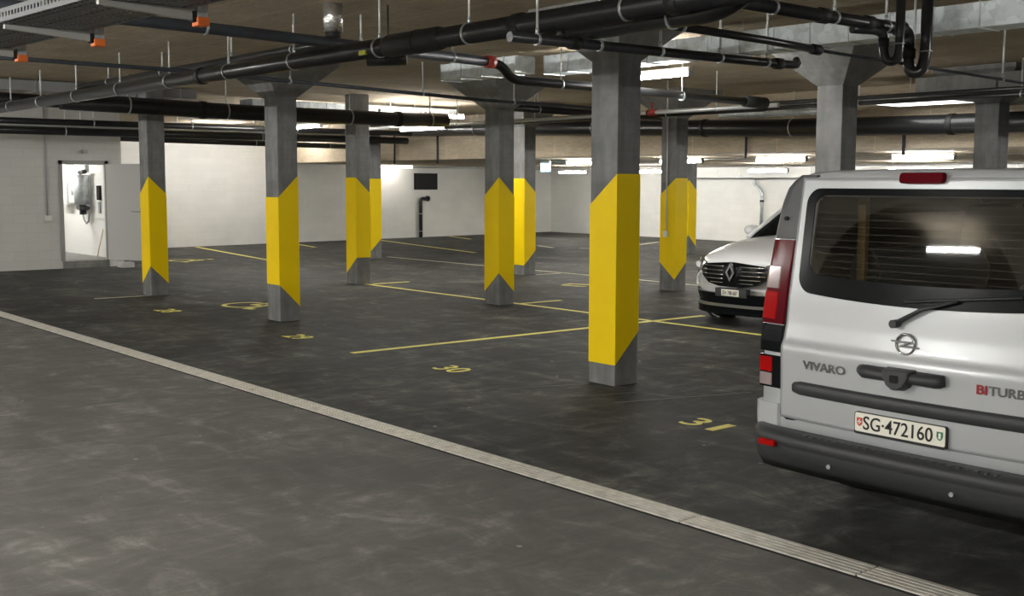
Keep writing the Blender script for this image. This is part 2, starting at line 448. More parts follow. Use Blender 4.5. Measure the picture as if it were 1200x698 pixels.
# doorway frame, leaf
dr = thing('door_1', 'light grey steel door standing open beside the lit utility room', 'door', (DX1, DY, DZ0))
dr['kind'] = 'structure'
th = math.radians(62)
dx = Vector((math.cos(th), -math.sin(th), 0)); dn = Vector((-math.sin(th), -math.cos(th), 0))
def leafp(s, n, z): p = dx*s + dn*n; return (p.x, p.y - .03, z)
mb = MB(); mb.hexa([leafp(0,0,.0), leafp(1.02,0,.0), leafp(1.02,.05,.0), leafp(0,.05,.0)], [leafp(0,0,2.12), leafp(1.02,0,2.12), leafp(1.02,.05,2.12), leafp(0,.05,2.12)])
mb.build('door_leaf', M['door'], dr, .004)
mb = MB(); mb.hexa([leafp(.93,.05,.95), leafp(.975,.05,.95), leafp(.975,.06,.95), leafp(.93,.06,.95)], [leafp(.93,.05,1.18), leafp(.975,.05,1.18), leafp(.975,.06,1.18), leafp(.93,.06,1.18)])
plate_ = mb.build('handle_plate', M['greypl'], dr)
MB().tube([leafp(.95,.06,1.08), leafp(.95,.11,1.08), leafp(.93,.115,1.08), leafp(.74,.115,1.085)], .016, 8).build('handle', M['greypl'], dr)
fr = MB(); fr.box((DX0-.03-DX1, -.03, 0), (DX0+.05-DX1, .03, 2.19)); fr.box((-.05, -.03, 0), (.03, .03, 2.19)); fr.box((DX0-.03-DX1, -.03, 2.10), (.03, .03, 2.19))
fr.build('door_frame', M['frame'], dr, .003)
struct(MB().box((DX0, DY-.02, 0), (DX1, DY+.2, .158)).build('trim_2', M['step']))
tag(MB().box((9.58, 24.9, 0), (9.86, 25.2, .12)).build('concrete_block', plain('pale_block', (.5, .5, .48), .8), None, .01), 'small pale concrete block under the open utility door', 'block')

# utility room fittings on the inside face of wall x = 9.72
UX = 9.72
def ubox(name, label, cat, y0, y1, z0, z1, d, m, bevel=.006):
    return tag(MB().box((UX-d, y0, z0), (UX, y1, z1)).build(name, m, None, bevel), label, cat)
cb = thing('wall_cabinet', 'tall white cabinet at the far end of the utility room wall', 'cabinet', (UX, 28.4, 1.33))
MB().box((-.2, -.25, 0), (0, .31, 1.0)).build('cabinet_body', M['cabinet'], cb, .008)
MB().box((-.215, -.23, .03), (-.2, .29, .97)).build('cabinet_door', M['white'], cb, .004)
bx = thing('control_box', 'small white control box with a round dial on the utility room wall', 'box', (UX, 27.85, 1.38))
MB().box((-.16, -.27, 0), (0, .27, .5)).build('box_body', M['cabinet'], bx, .02)
MB().disc((-.17, 0, .25), (1,0,0), .06, .03).build('dial', M['greypl'], bx)
mt = thing('wall_meter', 'square framed meter high on the utility room wall', 'meter', (UX, 27.32, 2.12))
MB().box((-.08, -.17, 0), (0, .17, .16)).build('meter_case', M['greypl'], mt, .01)
MB().box((-.085, -.13, .03), (-.08, .13, .13)).build('meter_face', M['white'], mt)
mf = thing('pipe_manifold', 'grey water filter and black valve with a hose on the utility room wall', 'pipework', (UX, 27.1, 1.0))
MB().tube([(-.2, 0, .35), (-.2, 0, 1.05)], .17, 20).build('filter_body', M['zinc'], mf)
MB().tube([(-.2, .1, 1.1), (-.2, -.25, 1.12)], .05, 12).build('upper_pipe', M['black'], mf)
MB().tube([(-.15, .38, .28), (-.15, -.2, .28)], .06, 12).tube([(-.15, .1, .42), (-.15, .1, .12)], .08, 12).build('valve', M['black'], mf)
MB().tube([(-.15, .1, .12), (-.15, .05, 0), (-.15, -.1, -.08), (-.15, -.25, -.02), (-.15, -.3, .15)], .022, 8).build('hose', M['greypl'], mf)
pb = thing('mounting_board', 'white mounting board with dark switch near the utility room door', 'board', (UX, 26.4, 1.05))
MB().box((-.03, -.3, 0), (0, .3, 1.28)).build('board', M['white'], pb, .005)
MB().box((-.08, -.1, .42), (-.03, .1, .75)).build('switch', M['dark'], pb, .01)
MB().box((-.07, -.06, .12), (-.03, .06, .38)).build('terminal_box', M['greypl'], pb, .01)
tag(MB().tube([(9.66, 26.2, .8), (9.62, 26.5, .17)], .012, 6).build('wooden_stick', M['wood']), 'thin stick leaning on the utility room wall by the door', 'stick')
tag(MB().box((8.8, 30.6, .16), (8.95, 30.8, .24)).build('floor_stopper', M['dark'], None, .01), 'small black door stop on the utility room floor', 'door stop')

# conduit and switch on the masonry wall
cd = thing('wall_conduit', 'thin grey conduit running down the block wall left of the door', 'conduit', (8.2, DY, 1.1))
MB().tube([(0, -.02, .05), (0, -.02, 2.4)], .014, 8).build('conduit_tube', M['greypl'], cd)
MB().box((-.05, -.05, -.06), (.09, 0, .06)).build('switch_box', M['cabinet'], cd, .006)
tag(MB().box((8.98, DY-.12, 2.50), (9.08, DY, 2.58)).build('door_sensor', M['greypl'], None, .01), 'small grey sensor on the block wall above the doorway', 'sensor')

# ------------------------------------------------------------------ columns
CW, CD = .30, .35
def column(x, y, T, B, label, cap=True):
    """T/B: heights of the foil edge at the four corners (near-left, near, near-right, far)"""
    t = thing('concrete_column', label, 'column', (x, y, 0), 'grey concrete columns with yellow warning foil')
    w, d = CW/2, CD/2
    MB().box((-w, -d, 0), (w, d, 3.03 if cap else CEIL)).build('shaft', M['concrete'], t, .008)
    lo = [(-w,-d,3.02), (w,-d,3.02), (w,d,3.02), (-w,d,3.02)]; W2, D2 = .57, .6
    hi = [(-W2,-D2,CEIL-.06), (W2,-D2,CEIL-.06), (W2,D2,CEIL-.06), (-W2,D2,CEIL-.06)]
    if cap:
        mb = MB().hexa(lo, hi); mb.box((-W2,-D2,CEIL-.06), (W2,D2,CEIL+.01))
        mb.build('capital', M['capital'], t)
    e = .004
    c = [(-w-e, d+e), (-w-e, -d-e), (w+e, -d-e), (w+e, d+e)]
    mb = MB(); bm = mb.bm; ci = [(-w, d), (-w, -d), (w, -d), (w, d)]
    ob = [bm.verts.new((*c[i], B[i])) for i in range(4)]; ot = [bm.verts.new((*c[i], T[i])) for i in range(4)]
    ib = [bm.verts.new((*ci[i], B[i])) for i in range(4)]; it = [bm.verts.new((*ci[i], T[i])) for i in range(4)]
    for i in range(4):
        j = (i+1) % 4
        bm.faces.new((ob[i], ob[j], ot[j], ot[i])); bm.faces.new((ot[i], ot[j], it[j], it[i])); bm.faces.new((ib[i], ib[j], ob[j], ob[i]))
    mb.build('warning_band', M['yellow'], t)
    return t
H, L_ = 1.98, 1.69; bH, bL = .50, .20
column(7.69, 7.715, (L_,H,H,L_), (bL,bL,bH,bH), 'nearest concrete column with yellow foil, left of the silver van')
column(7.68, 14.13, (L_,L_,H,H), (bH,bH,bL,bL), 'second column along the drain, by the painted bay number 29')
column(7.74, 18.66, (L_,H,L_,H), (bL,bH,bL,bH), 'leftmost column, in front of the open utility door', False)
column(11.36, 13.94, (L_,H,L_,H), (bL,bH,bL,bH), 'column with a pointed yellow band just left of the nearest column')
column(11.56, 18.36, (H,H,L_,L_), (bL,bH,bH,bL), 'column right of the number 29 column, where the yellow corner lines start', False)
column(15.26, 13.84, (L_,H,H,L_), (bH,bL,bH,bL), 'column with a conduit down its face, left of the white car')
column(15.46, 18.15, (H,H,L_,L_), (bL,bL,bH,bH), 'column half hidden behind the pointed-band column, with the exit sign beside it')
column(15.75, 24.35, (H,H,H,L_), (bL,bL,bH,bH), 'far column peeping out behind the one at the yellow corner lines', False)
column(11.56, 7.97, (L_,L_,H,H), (bH,bH,bL,bL), 'bare grey column top rising behind the left half of the van roof')
column(15.57, 8.19, (L_,H,L_,H), (bL,bH,bL,bH), 'bare grey column top rising behind the right half of the van roof')
# far column under the lower slab
t = thing('concrete_column', 'farthest column, showing right behind the conduit column', 'column', (23.55, 20.85, 0), 'grey concrete columns with yellow warning foil')
MB().box((-.15,-.17,0), (.15,.17,LOWC)).build('shaft', M['concrete'], t, .008)
mb = MB(); bm = mb.bm; e = .004
c = [(-.15-e,.17+e), (-.15-e,-.17-e), (.15+e,-.17-e), (.15+e,.17+e)]; ci = [(-.15,.17),(-.15,-.17),(.15,-.17),(.15,.17)]
T = (L_,H,L_,H); B = (bL,bH,bL,bH)
ob = [bm.verts.new((*c[i], B[i])) for i in range(4)]; ot = [bm.verts.new((*c[i], T[i])) for i in range(4)]
ib = [bm.verts.new((*ci[i], B[i])) for i in range(4)]; it = [bm.verts.new((*ci[i], T[i])) for i in range(4)]
for i in range(4):
    j = (i+1) % 4
    bm.faces.new((ob[i], ob[j], ot[j], ot[i])); bm.faces.new((ot[i], ot[j], it[j], it[i])); bm.faces.new((ib[i], ib[j], ob[j], ob[i]))
mb.build('warning_band', M['yellow'], t)
# concrete ledge by the column behind the right half of the van
struct(MB().box((14.75, 3.2, 3.10), (17.0, 8.9, 3.36)).build('trim_3', M['capital']))
# conduit on the column left of the white car
cd = thing('column_conduit', 'thin white conduit with a socket down the column left of the white car', 'conduit', (15.11, 13.86, 1.0))
MB().tube([(-.014, 0, .05), (-.014, 0, 2.15)], .012, 8).build('conduit_tube', M['lampbody'], cd)
MB().box((-.05, -.045, -.05), (-.004, .045, .05)).build('socket_box', M['lampbody'], cd, .006)

# ------------------------------------------------------------------ floor: drain, lines, numbers
dc = MB().box((4.735, -6, .0), (4.965, 25.4, .003)).build('trim_4', M['dark']); struct(dc)
ordn = ['first','second','third','fourth','fifth','sixth','seventh','eighth','ninth','tenth','eleventh','twelfth','thirteenth','fourteenth','fifteenth','sixteenth','seventeenth']
def grate_mesh():
    mb = MB(); n = 5; w = .196/n
    for k in range(n):
        x0 = -.098 + k*w
        mb.box((x0+.005, .006, .002), (x0+w-.005, 1.134, .012))
    for j in range(5):
        yy = .03 + j*.27
        mb.box((-.094, yy-.006, .002), (.094, yy+.006, .007))
    return mb
g0 = grate_mesh().build('drain_grate', M['drainbar'])
for k in range(15):
    o = g0 if k == 0 else g0.copy()
    if k: col.objects.link(o)
    o.location = (4.848, 1.95 + 1.14*k, .0)
    tag(o, '%s slotted steel drain cover counted from the van end' % ordn[k], 'drain cover', 'slotted covers of the floor drain')

def line(p, q, label, m='lineyellow', w=.10):
    p = Vector((*p, 0)); q = Vector((*q, 0)); t = (q-p); L = t.length; t.normalize()
    o = MB().box((0, -w/2, .0015), (L, w/2, .004)).build('painted_line', M[m])
    o.location = p; o.rotation_euler = (0, 0, math.atan2(t.y, t.x))
    return tag(o, label, 'floor line', 'painted parking lines')
line((6.76, 10.89), (12.62, 10.84), 'yellow bay line between numbers 30 and 31, behind the nearest column')
line((11.60, 18.19), (11.56, 4.0), 'long yellow line running from the corner-line column to the van', w=.09)
line((11.72, 18.12), (12.52, 18.10), 'short yellow corner line at the column right of number 29', w=.08)
line((11.64, 13.72), (12.47, 13.72), 'short yellow corner line at the pointed-band column', w=.08)
line((15.55, 17.85), (16.2, 17.85), 'short pale corner line at the half-hidden column', 'linepale', .08)
line((6.68, 18.60), (7.58, 18.56), 'short pale line touching the leftmost column', 'linepale', .08)
line((16.3, 24.5), (16.32, 12.3), 'long pale line crossing the floor behind the columns', 'linepale', .08)
line((20.9, 32.2), (19.13, 24.5), 'yellow line running from the white wall near the wall pipe', w=.12)
line((14.36, 31.6), (13.28, 25.0), 'yellow line at the white wall between the two left columns', w=.12)
line((17.55, 31.6), (17.03, 29.4), 'yellow line stub beside the second column along the drain', w=.12)
line((24.25, 32.55), (23.61, 30.5), 'yellow line stub at the wall beside the black wall pipe', w=.12)
line((25.44, 24.57), (27.3, 25.38), 'pale line stub right of the nearest column by the far wall', 'linepale', .12)
line((22.8, 26.12), (22.4, 25.0), 'pale line stub right of the half-hidden column', 'linepale', .12)
line((22.9, 24.4), (23.4, 23.4), 'pale line stub just left of the nearest column', 'linepale', .12)
for k, (p, q) in enumerate((((6.60, 8.10), (7.45, 7.80)), ((6.87, 7.41), (7.47, 7.20)), ((6.97, 6.97), (8.29, 6.54)))):
    o = line(p, q, '%s pale tyre scuff on the asphalt at the foot of the nearest column' % ('first', 'second', 'third')[k], 'scuff', .018)
    o.name = 'tyre_scuff'; o['category'] = 'scuff mark'; o['group'] = 'scuff marks by the nearest column'
def number(txt, x, y, w, h, label):
    me = text_mesh(txt, w, h, .002); o = bpy.data.objects.new('painted_number', me); me.materials.append(M['lineyellow'])
    col.objects.link(o); o.matrix_world = frame_m((x, y, .003), (0,-1,0), (1,0,0))
    return tag(o, label, 'floor number', 'painted bay numbers')
number('3', 6.92, 5.99, .17, .28, 'painted digit 3 of bay number 31 near the van')
number('1', 6.90, 5.73, .08, .28, 'painted digit 1 of bay number 31 near the van')
number('30', 6.97, 9.30, .37, .28, 'painted yellow bay number 30 on the asphalt')
number('29', 6.97, 12.46, .37, .28, 'painted yellow bay number 29 by the second column')
number('28', 6.90, 16.2, .40, .30, 'painted yellow bay number 28 by the leftmost column')
def wheelchair(x, y, s, label):
    t = thing('painted_wheelchair_symbol', label, 'floor symbol', (x, y, 0))
    def P(u, v): return (v*s, -u*s, .003)
    def stroke(mb, pts, w):
        for k, ((u0, v0), (u1, v1)) in enumerate(zip(pts, pts[1:])):
            zt = .0042 + .0005*(k % 2)
            d = Vector((u1-u0, v1-v0)); n = Vector((-d.y, d.x)).normalized()*w/2
            e = d.normalized()*w*.4
            q = [(u0-e.x+n.x, v0-e.y+n.y), (u1+e.x+n.x, v1+e.y+n.y), (u1+e.x-n.x, v1+e.y-n.y), (u0-e.x-n.x, v0-e.y-n.y)]
            mb.prism(q, lambda a, b: (*P(a, b)[:2], .0015), lambda a, b: (*P(a, b)[:2], zt))
    mb = MB(); pts = [(-.06+.27*math.cos(a), -.13+.27*math.sin(a)) for a in [math.radians(120 + 12.5*i) for i in range(22)]]
    
    lps = []
    for a in [math.radians(112 + 11.5*i) for i in range(27)]:
        lps.append([(*P(-.06+r_*math.cos(a), -.10+r_*math.sin(a))[:2], z_) for r_, z_ in ((.245,.0015),(.305,.0015),(.305,.0042),(.245,.0042))])
    mb.loft(lps, smooth=False); mb.build('wheel', M['lineyellow'], t)
    mb = MB(); stroke(mb, [(-.06,.30), (-.03,-.02), (.20,-.02), (.32,-.30), (.42,-.27)], .07); stroke(mb, [(-.01,.16), (.18,.16)], .05)
    mb.build('figure', M['lineyellow'], t)
    mb = MB(); mb.prism([(-.07+.07*math.cos(2*PI*i/14), .43+.07*math.sin(2*PI*i/14)) for i in range(14)], lambda a, b: (*P(a, b)[:2], .0015), lambda a, b: (*P(a, b)[:2], .0042))
    mb.build('head', M['lineyellow'], t)
    return t
wheelchair(8.3, 16.15, 1.25, 'yellow wheelchair symbol on the floor between the two left columns')
wheelchair(11.8, 26.3, 1.25, 'yellow wheelchair symbol far off near the white wall')
mb = MB()
for q in ([(14.3,15.75),(14.38,15.75),(14.5,15.25),(14.42,15.25)], [(14.62,15.9),(14.72,15.9),(14.9,15.2),(14.8,15.2)], [(14.36,15.78),(14.44,15.84),(14.72,15.86),(14.64,15.78)]):
    mb.prism(q, lambda a, b: (a, b, .0015), lambda a, b: (a, b, .004))
tag(mb.build('painted_floor_mark', M['lineyellow']), 'small yellow floor mark seen just left of the nearest column', 'floor mark')

# ------------------------------------------------------------------ pipes
def seglen(pts):
    return [(Vector(b)-Vector(a)).length for a, b in zip(pts, pts[1:])]
def along(pts, s):
    for (a, b), L in zip(zip(pts, pts[1:]), seglen(pts)):
        if s <= L: return Vector(a).lerp(Vector(b), s/L), (Vector(b)-Vector(a)).normalized()
        s -= L
    return Vector(pts[-1]), (Vector(pts[-1])-Vector(pts[-2])).normalized()
def rounded(pts, r=.08, k=4):
    pts = [Vector(p) for p in pts]; out = [pts[0]]
    for i in range(1, len(pts)-1):
        a, p, b = pts[i-1], pts[i], pts[i+1]
        d1 = min(r, (a-p).length*.45); d2 = min(r, (b-p).length*.45)
        s = p + (a-p).normalized()*d1; e = p + (b-p).normalized()*d2
        for j in range(k+1):
            t = j/k; out.append(s*(1-t)**2 + p*2*t*(1-t) + e*t*t)
    out.append(pts[-1])
    return out
def pipe(name, label, cat, pts, r, mat='black', hang=(), top=CEIL, joints=(), bend=.1, group='pipes hung below the ceiling', rodr=.0105, sleeve=None, n=14):
    """hang: distances along the run with a clamp and a rod; joints: distances with a coupling collar"""
    o = Vector(pts[0]); pts = [Vector(p)-o for p in pts]
    t = thing(name, label, cat, o, group)
    MB().tube(rounded(pts, bend) if len(pts) > 2 else pts, r, n).build('pipe_run', M[mat], t)
    for s in hang:
        p, d = along(pts, s)
        cl = MB(); cl.tube([p-d*.012, p+d*.012], r+.006, n); cl.tube([p+Vector((0,0,r)), p+Vector((0,0,r+.04))], .014, 8)
        cl.build('pipe_clamp', M['zinc'], t)
        MB().tube([p+Vector((0,0,r+.02)), Vector((p.x, p.y, top-o.z+.01))], rodr, 6).build('hanger_rod', M['rod'], t)
    for s in joints:
        p, d = along(pts, s)
        MB().tube([p-d*.05, p-d*.045, p+d*.045, p+d*.05], [r+.004, r+.012, r+.012, r+.004], n).build('coupling_collar', M['rubber'], t)
    return t
# the big drain pipe along the bays
BXP = 5.57; z0 = 3.05
ys = [18.82, 17.4, 15.92, 14.36, 12.86, 11.35, 9.96, 8.47, 7.21, 5.49]
P0y = 20.6
t = pipe('drain_pipe', 'thick black drain pipe crossing the whole ceiling from left to top centre', 'pipe', [(BXP, P0y, 3.05), (BXP, 2.2, 3.05)], .08, 'black',
     hang=[P0y-y for y in ys], joints=[P0y-y for y in (12.0, 6.6, 5.05)], n=20)
MB().tube([(0, 8.35-P0y, 0), (0, 8.3-P0y, 0), (0, 7.62-P0y, 0), (0, 7.55-P0y, 0)], [.083, .096, .096, .083], 20).tube([(0,7.9-P0y,0),(0,7.88-P0y,0)], .1, 20).build('sleeve_joint', M['rubber'], t)
MB().prism([(-.05,-.02),(.05,-.02),(.05,.02),(-.05,.02)], lambda a, b: (-.066+b*-.0, 8.62-P0y+a, -.035+b), lambda a, b: (-.088, 8.62-P0y+a, -.037+b)).build('pipe_label', plain('yellow_pipe_label', (.7,.75,.05), .5), t)
MB().tube([(0, 6.15-P0y, -.06), (0, 6.15-P0y, -.14)], .03, 12).build('branch_drop', M['black'], t)
# branch with an elbow beside it
pipe('branch_pipe', 'black branch pipe with upturned elbow right behind the thick drain pipe, top centre', 'pipe',
     [(5.86, 6.6, 3.0), (5.86, 4.92, 3.0), (5.86, 4.62, 3.16), (5.86, 4.5, 3.5)], .072, bend=.22, hang=[1.25])
pipe('parallel_pipe', 'black pipe running just above and behind the thick drain pipe, upper left', 'pipe',
     [(5.95, 16.95, 3.25), (5.95, 10.0, 3.25), (5.95, 9.86, 3.36), (5.95, 9.84, 3.5)], .045, hang=[1.2, 3.0, 4.9, 6.3], bend=.08)
P2 = [(1.5, 9.6, 3.29), (3.8, 9.6, 3.25), (4.99, 9.6, 3.228), (7.70, 9.6, 3.16), (7.86, 9.6, 3.13), (8.0, 9.6, 2.99), (9.18, 9.6, 2.985), (12.3, 9.6, 2.94)]
t = pipe('supply_pipe', 'slate grey pipe with a red coupling and a drop bend, passing behind the nearest column', 'pipe', P2[:4], .052, 'slate', hang=[1.6, 3.0, 4.6, 5.7])
t2 = MB().tube(rounded([Vector(p)-Vector(P2[0]) for p in P2[3:]], .12), .05, 14).build('lower_run', M['black'], t)
p = Vector(P2[3])-Vector(P2[0]); MB().tube([p-Vector((.06,0,0)), p+Vector((.04,0,0))], .066, 14).build('red_coupling', M['red'], t)
for xx in (8.7, 10.7):
    q = Vector((xx, 9.6, 2.975 - (xx-9.2)*.0145)) - Vector(P2[0])
    MB().tube([q-Vector((.012,0,0)), q+Vector((.012,0,0))], .058, 14).build('pipe_clamp', M['zinc'], t)
    MB().tube([q+Vector((0,0,.05)), Vector((q.x, q.y, CEIL-P2[0][2]))], .008, 6).build('hanger_rod', M['rod'], t)
MB().tube([Vector((11.9,9.6,2.95))-Vector(P2[0]), Vector((12.32,9.6,2.94))-Vector(P2[0])], .075, 14).build('end_sleeve', M['rubber'], t)
pipe('waste_pipe', 'black pipe crossing in front of the nearest column head, ending in an elbow', 'pipe',
     [(5.1, 6.15, 2.89), (8.22, 6.15, 2.905), (8.34, 6.16, 2.915), (8.40, 6.22, 2.96)], .036, hang=[.25, .85, 1.5, 2.2, 2.8], joints=[.6, 2.95], bend=.06)
pipe('sprinkler_pipe', 'black pipe just above the crossing pipe, narrowing into a thin conduit behind the siphons', 'pipe',
     [(5.97, 5.5, 2.98), (7.07, 5.5, 2.96), (7.74, 5.5, 2.935)], .03, hang=[.15], joints=[1.7])
t = pipe('thin_conduit', 'thin grey conduit running on to the right behind the two siphons', 'conduit', [(7.72, 5.5, 2.935), (10.54, 5.5, 2.88), (12.5, 5.5, 2.83)], .013, 'slate', hang=[1.35, 2.9])
MB().tube([(2.80, 0, -.055), (2.80, 0, -.13)], .012, 8).build('conduit_drop', M['slate'], t)
pipe('siphon_feed_pipe', 'black pipe at the top right ending in an elbow down into the siphons', 'pipe',
     [(6.2, 5.5, 3.215), (8.80, 5.44, 3.185), (8.88, 5.44, 3.15), (8.89, 5.44, 3.05)], .05, hang=[.9, 1.65, 2.35], joints=[1.5, 2.1, 2.55], bend=.07)
t = thing('siphon_trap', 'larger black siphon bend hanging at the top right of the frame', 'siphon', (8.89, 5.44, 3.05), 'black siphon traps')
MB().tube(rounded([(0,0,.02), (0,0,-.12), (.0,-.02,-.22), (.035,-.10,-.22), (.05,-.13,-.1), (.05,-.13,.46)], .11, 6), .048, 14).build('trap_bend', M['black'], t)
MB().tube([(0,0,-.02),(0,0,-.10)], .060, 14).build('trap_sleeve', M['rubber'], t)
MB().ring((.05,-.13,-.05), (0,0,1), .052, .006).build('pipe_clamp', M['zinc'], t)
t = thing('siphon_trap', 'smaller black siphon bend left of the larger one at the top right', 'siphon', (8.45, 5.40, 3.08), 'black siphon traps')
MB().tube(rounded([(-.30,.10,.06), (-.05,.02,.06), (0,0,.02), (0,0,-.08), (.01,-.02,-.19), (.05,-.09,-.19), (.06,-.11,-.1), (.06,-.11,.43)], .08, 5), .038, 14).build('trap_bend', M['black'], t)
MB().tube([(0,0,0),(0,0,-.07)], .044, 14).build('trap_sleeve', M['rubber'], t)
MB().ring((.06,-.11,-.05), (0,0,1), .037, .005).build('pipe_clamp', M['zinc'], t)
pipe('long_thin_pipe', 'thin dark pipe crossing below the ceiling from the left edge to the nearest column', 'pipe',
     [(1.5, 12.8, 3.19), (5.64, 12.8, 3.175), (6.92, 12.8, 3.14), (10.19, 12.8, 3.045), (13.2, 12.8, 3.02)], .024, 'slate', hang=[2.4, 5.6, 7.6, 9.2])
t = pipe('large_collector_pipe', 'large black collector pipe passing behind the second column', 'pipe',
     [(5.78, 17.2, 3.06), (8.6, 17.2, 3.01), (10.92, 17.2, 3.01), (12.75, 17.2, 3.025)], .125, hang=[1.0, 2.6, 4.9, 6.6], joints=[2.2, 3.4, 5.9], n=20)
pipe('large_collector_pipe', 'large black pipe at the far upper left, high under the ceiling', 'pipe', [(4.3, 21.5, 3.36), (11.0, 21.5, 3.30)], .11, hang=[1.7, 3.2, 4.7], n=18)
for y, z, r, m, lb, x1 in ((22.3, 3.0, .06, 'black', 'upper black pipe of the three above the block wall', 15.5), (23.0, 2.965, .03, 'pipesteel', 'pale steel pipe between two black ones above the block wall', 14.5), (23.9, 2.90, .085, 'black', 'lowest black pipe of the three above the block wall', 16.5)):
    pipe('wall_side_pipe', lb, 'pipe', [(3.5, y, z), (x1, y, z+.02)], r, m, hang=[2.8, 4.6, 6.6, 9])
pipe('wall_side_pipe', 'dark pipe running high beyond the block wall end', 'pipe', [(9.9, 27.3, 2.93), (17.0, 27.3, 2.86)], .07, 'black', hang=[1.5, 4.2, 6.4])
pipe('beam_pipe', 'very large black pipe running along the top of the beige beam', 'pipe', [(16.85, 24.5, 3.22), (16.85, 18.02, 3.05), (16.85, 13.09, 2.88), (16.85, 9.77, 2.82), (16.85, 0, 2.78)], .155, hang=[3, 7, 12, 17], n=22, joints=[5, 10, 15])
for z, r in ((3.125, .030), (3.05, .034)):
    pipe('twin_pipe', '%s of two dark parallel pipes behind the van-side column heads' % ('upper' if z > 3.1 else 'lower'), 'pipe', [(14.6, 11.5, z), (14.6, 3.5, z-.01)], r, hang=[1.8, 4.2, 6.0] if z < 3.1 else [])
pipe('short_pipe', 'black pipe with a red valve seen between pointed-band and nearest columns', 'pipe', [(13.6, 17.5, 3.0), (13.6, 10.6, 2.98)], .05, hang=[1.5, 3.4, 5])
t = pipe('cross_pipe', 'dark pipe bundle behind the nearest column at head height of the beam', 'pipe', [(12.2, 14.9, 3.14), (16.4, 14.9, 3.10)], .06, hang=[.8, 2.5])
# hanging drop pipes by the beam
for y, lb in ((13.66, 'thin dark drop pipe on the beige beam above the white car'), (10.43, 'thin dark drop pipe on the beige beam above the van roof light'), (25.2, 'thin dark drop pipe on the beige beam above the dark wall vent'), (23.3, 'thin dark drop pipe on the beige beam right of the dark wall vent')):
    tag(MB().tube([(17.0, y, 2.95 if y < 20 else 3.1), (17.0, y, 2.36)], .025, 10).build('drop_pipe', M['slate']), lb, 'pipe', 'drop pipes on the beam')
tag(MB().tube([(13.2, 16.2, 2.98), (13.2, 16.2, 2.70), (13.23, 16.17, 2.64), (13.28, 16.12, 2.66), (13.28, 16.12, 2.76)], .02, 8).build('pipe_hook', M['black']), 'small black hooked pipe end hanging right of the half-hidden column', 'pipe')
# foil-wrapped pipe
t = thing('foil_duct', 'short silver foil-wrapped duct stub hanging from the ceiling', 'duct', (5.53, 9.17, 3.5))
MB().tube([(0,0,0), (0,0,-.255)], .088, 24).build('foil_wrap', M['foil'], t)
MB().tube([(0,0,-.25), (0,0,-.30)], .07, 20).build('collar', M['rubber'], t)
tag(MB().tube([(6.08, 8.80, 3.02), (5.80, 9.03, 3.01)], [.062, .062], 16).tube([(5.95, 8.91, 3.05), (5.95, 8.91, 3.51)], .008, 6).build('open_pipe_end', M['black']), 'short open black pipe end below the thick drain pipe', 'pipe')

# ------------------------------------------------------------------ ducts
def duct(name, label, p0, p1, w, h, rib=.42, mat='ductzinc', group='galvanised ventilation ducts', hang=()):
    """sheet metal duct from p0 to p1 (bottom centre line), raised seams between the panels"""
    p0 = Vector(p0); p1 = Vector(p1); d = p1-p0; L = d.length; a = math.atan2(d.y, d.x)
    t = thing(name, label, 'duct', p0, group, a)
    MB().box((0, -w/2, 0), (L, w/2, h)).build('duct_body', M[mat], t, .004)
    k = 0; seam = None
    while k*rib <= L:
        if seam is None: so = seam = MB().box((0, -w/2-.008, -.008), (.012, w/2+.008, h+.006)).build('duct_seam', M['zinc'], t)
        else: so = seam.copy(); col.objects.link(so); so.parent = t
        so.location = (min(k*rib, L-.012), 0, 0); k += 1
    for s in hang:
        for sgn in (-1, 1):
            MB().tube([(s, sgn*(w/2+.02), h*.5), (s, sgn*(w/2+.02), CEIL-p0.z)], .007, 6).build('hanger_rod', M['rod'], t)
    return t
duct('ventilation_duct', 'long galvanised duct crossing behind the nearest column head to the top right', (9.36, 10.45, 3.19), (9.36, -1, 3.042), .32, .21, hang=(3, 6, 9))
duct('ventilation_duct', 'shorter galvanised duct piece left of the nearest column head', (9.05, 12.1, 3.20), (9.05, 10.62, 3.20), .32, .2)
duct('ventilation_duct', 'flat ribbed duct behind the second column under the ceiling', (10.2, 20.1, 3.27), (15.0, 20.1, 3.20), .5, .17, rib=.2)
duct('ventilation_duct', 'flat grey duct high at the far upper left behind the pipes', (4.4, 19.2, 3.32), (8.7, 19.2, 3.32), .45, .16, rib=.8, mat='greypl')
duct('ventilation_duct', 'galvanised duct end under the pipes above the white car', (15.2, 12.6, 2.98), (15.2, 10.4, 2.98), .5, .16, rib=.3)
duct('ventilation_duct', 'pale flat duct along the far right wall under the low ceiling', (29.3, 26.2, 2.06), (29.3, 14, 2.06), .7, .34, rib=.9, mat='lampbody')

# ------------------------------------------------------------------ cable tray
TX0, TX1, TY0, TY1, TZ = 2.82, 3.49, 5.6, 12.4, 3.06
t = thing('cable_tray', 'dark perforated cable tray at the upper left corner', 'cable tray', (TX0, TY0, TZ), None, .06)
def perforated(nu, nv, f, skip):
    mb = MB(); g = [[mb.bm.verts.new(f(i, j)) for j in range(nv+1)] for i in range(nu+1)]
    for i in range(nu):
        for j in range(nv):
            if not skip(i, j): mb.bm.faces.new((g[i][j], g[i+1][j], g[i+1][j+1], g[i][j+1]))
    return mb
TW, TL = TX1-TX0, TY1-TY0; nv = int(TL/.03)
perforated(31, nv, lambda i, j: (TW*i/31, TL*j/nv, 0), lambda i, j: i % 3 == 1 and j % 3 != 0 and (i//3) % 3 != 2).build('tray_bottom', M['tray'], t, solid=.003)
for x in (0, TW):
    perforated(3, nv, lambda i, j: (x, TL*j/nv, .095*i/3), lambda i, j: i == 1 and j % 2 == 1).build('side_rail', M['tray'], t, solid=.003)
mb = MB()
for x in (.27, .53): mb.box((x-.004, 0, 0), (x+.004, TL, .05))
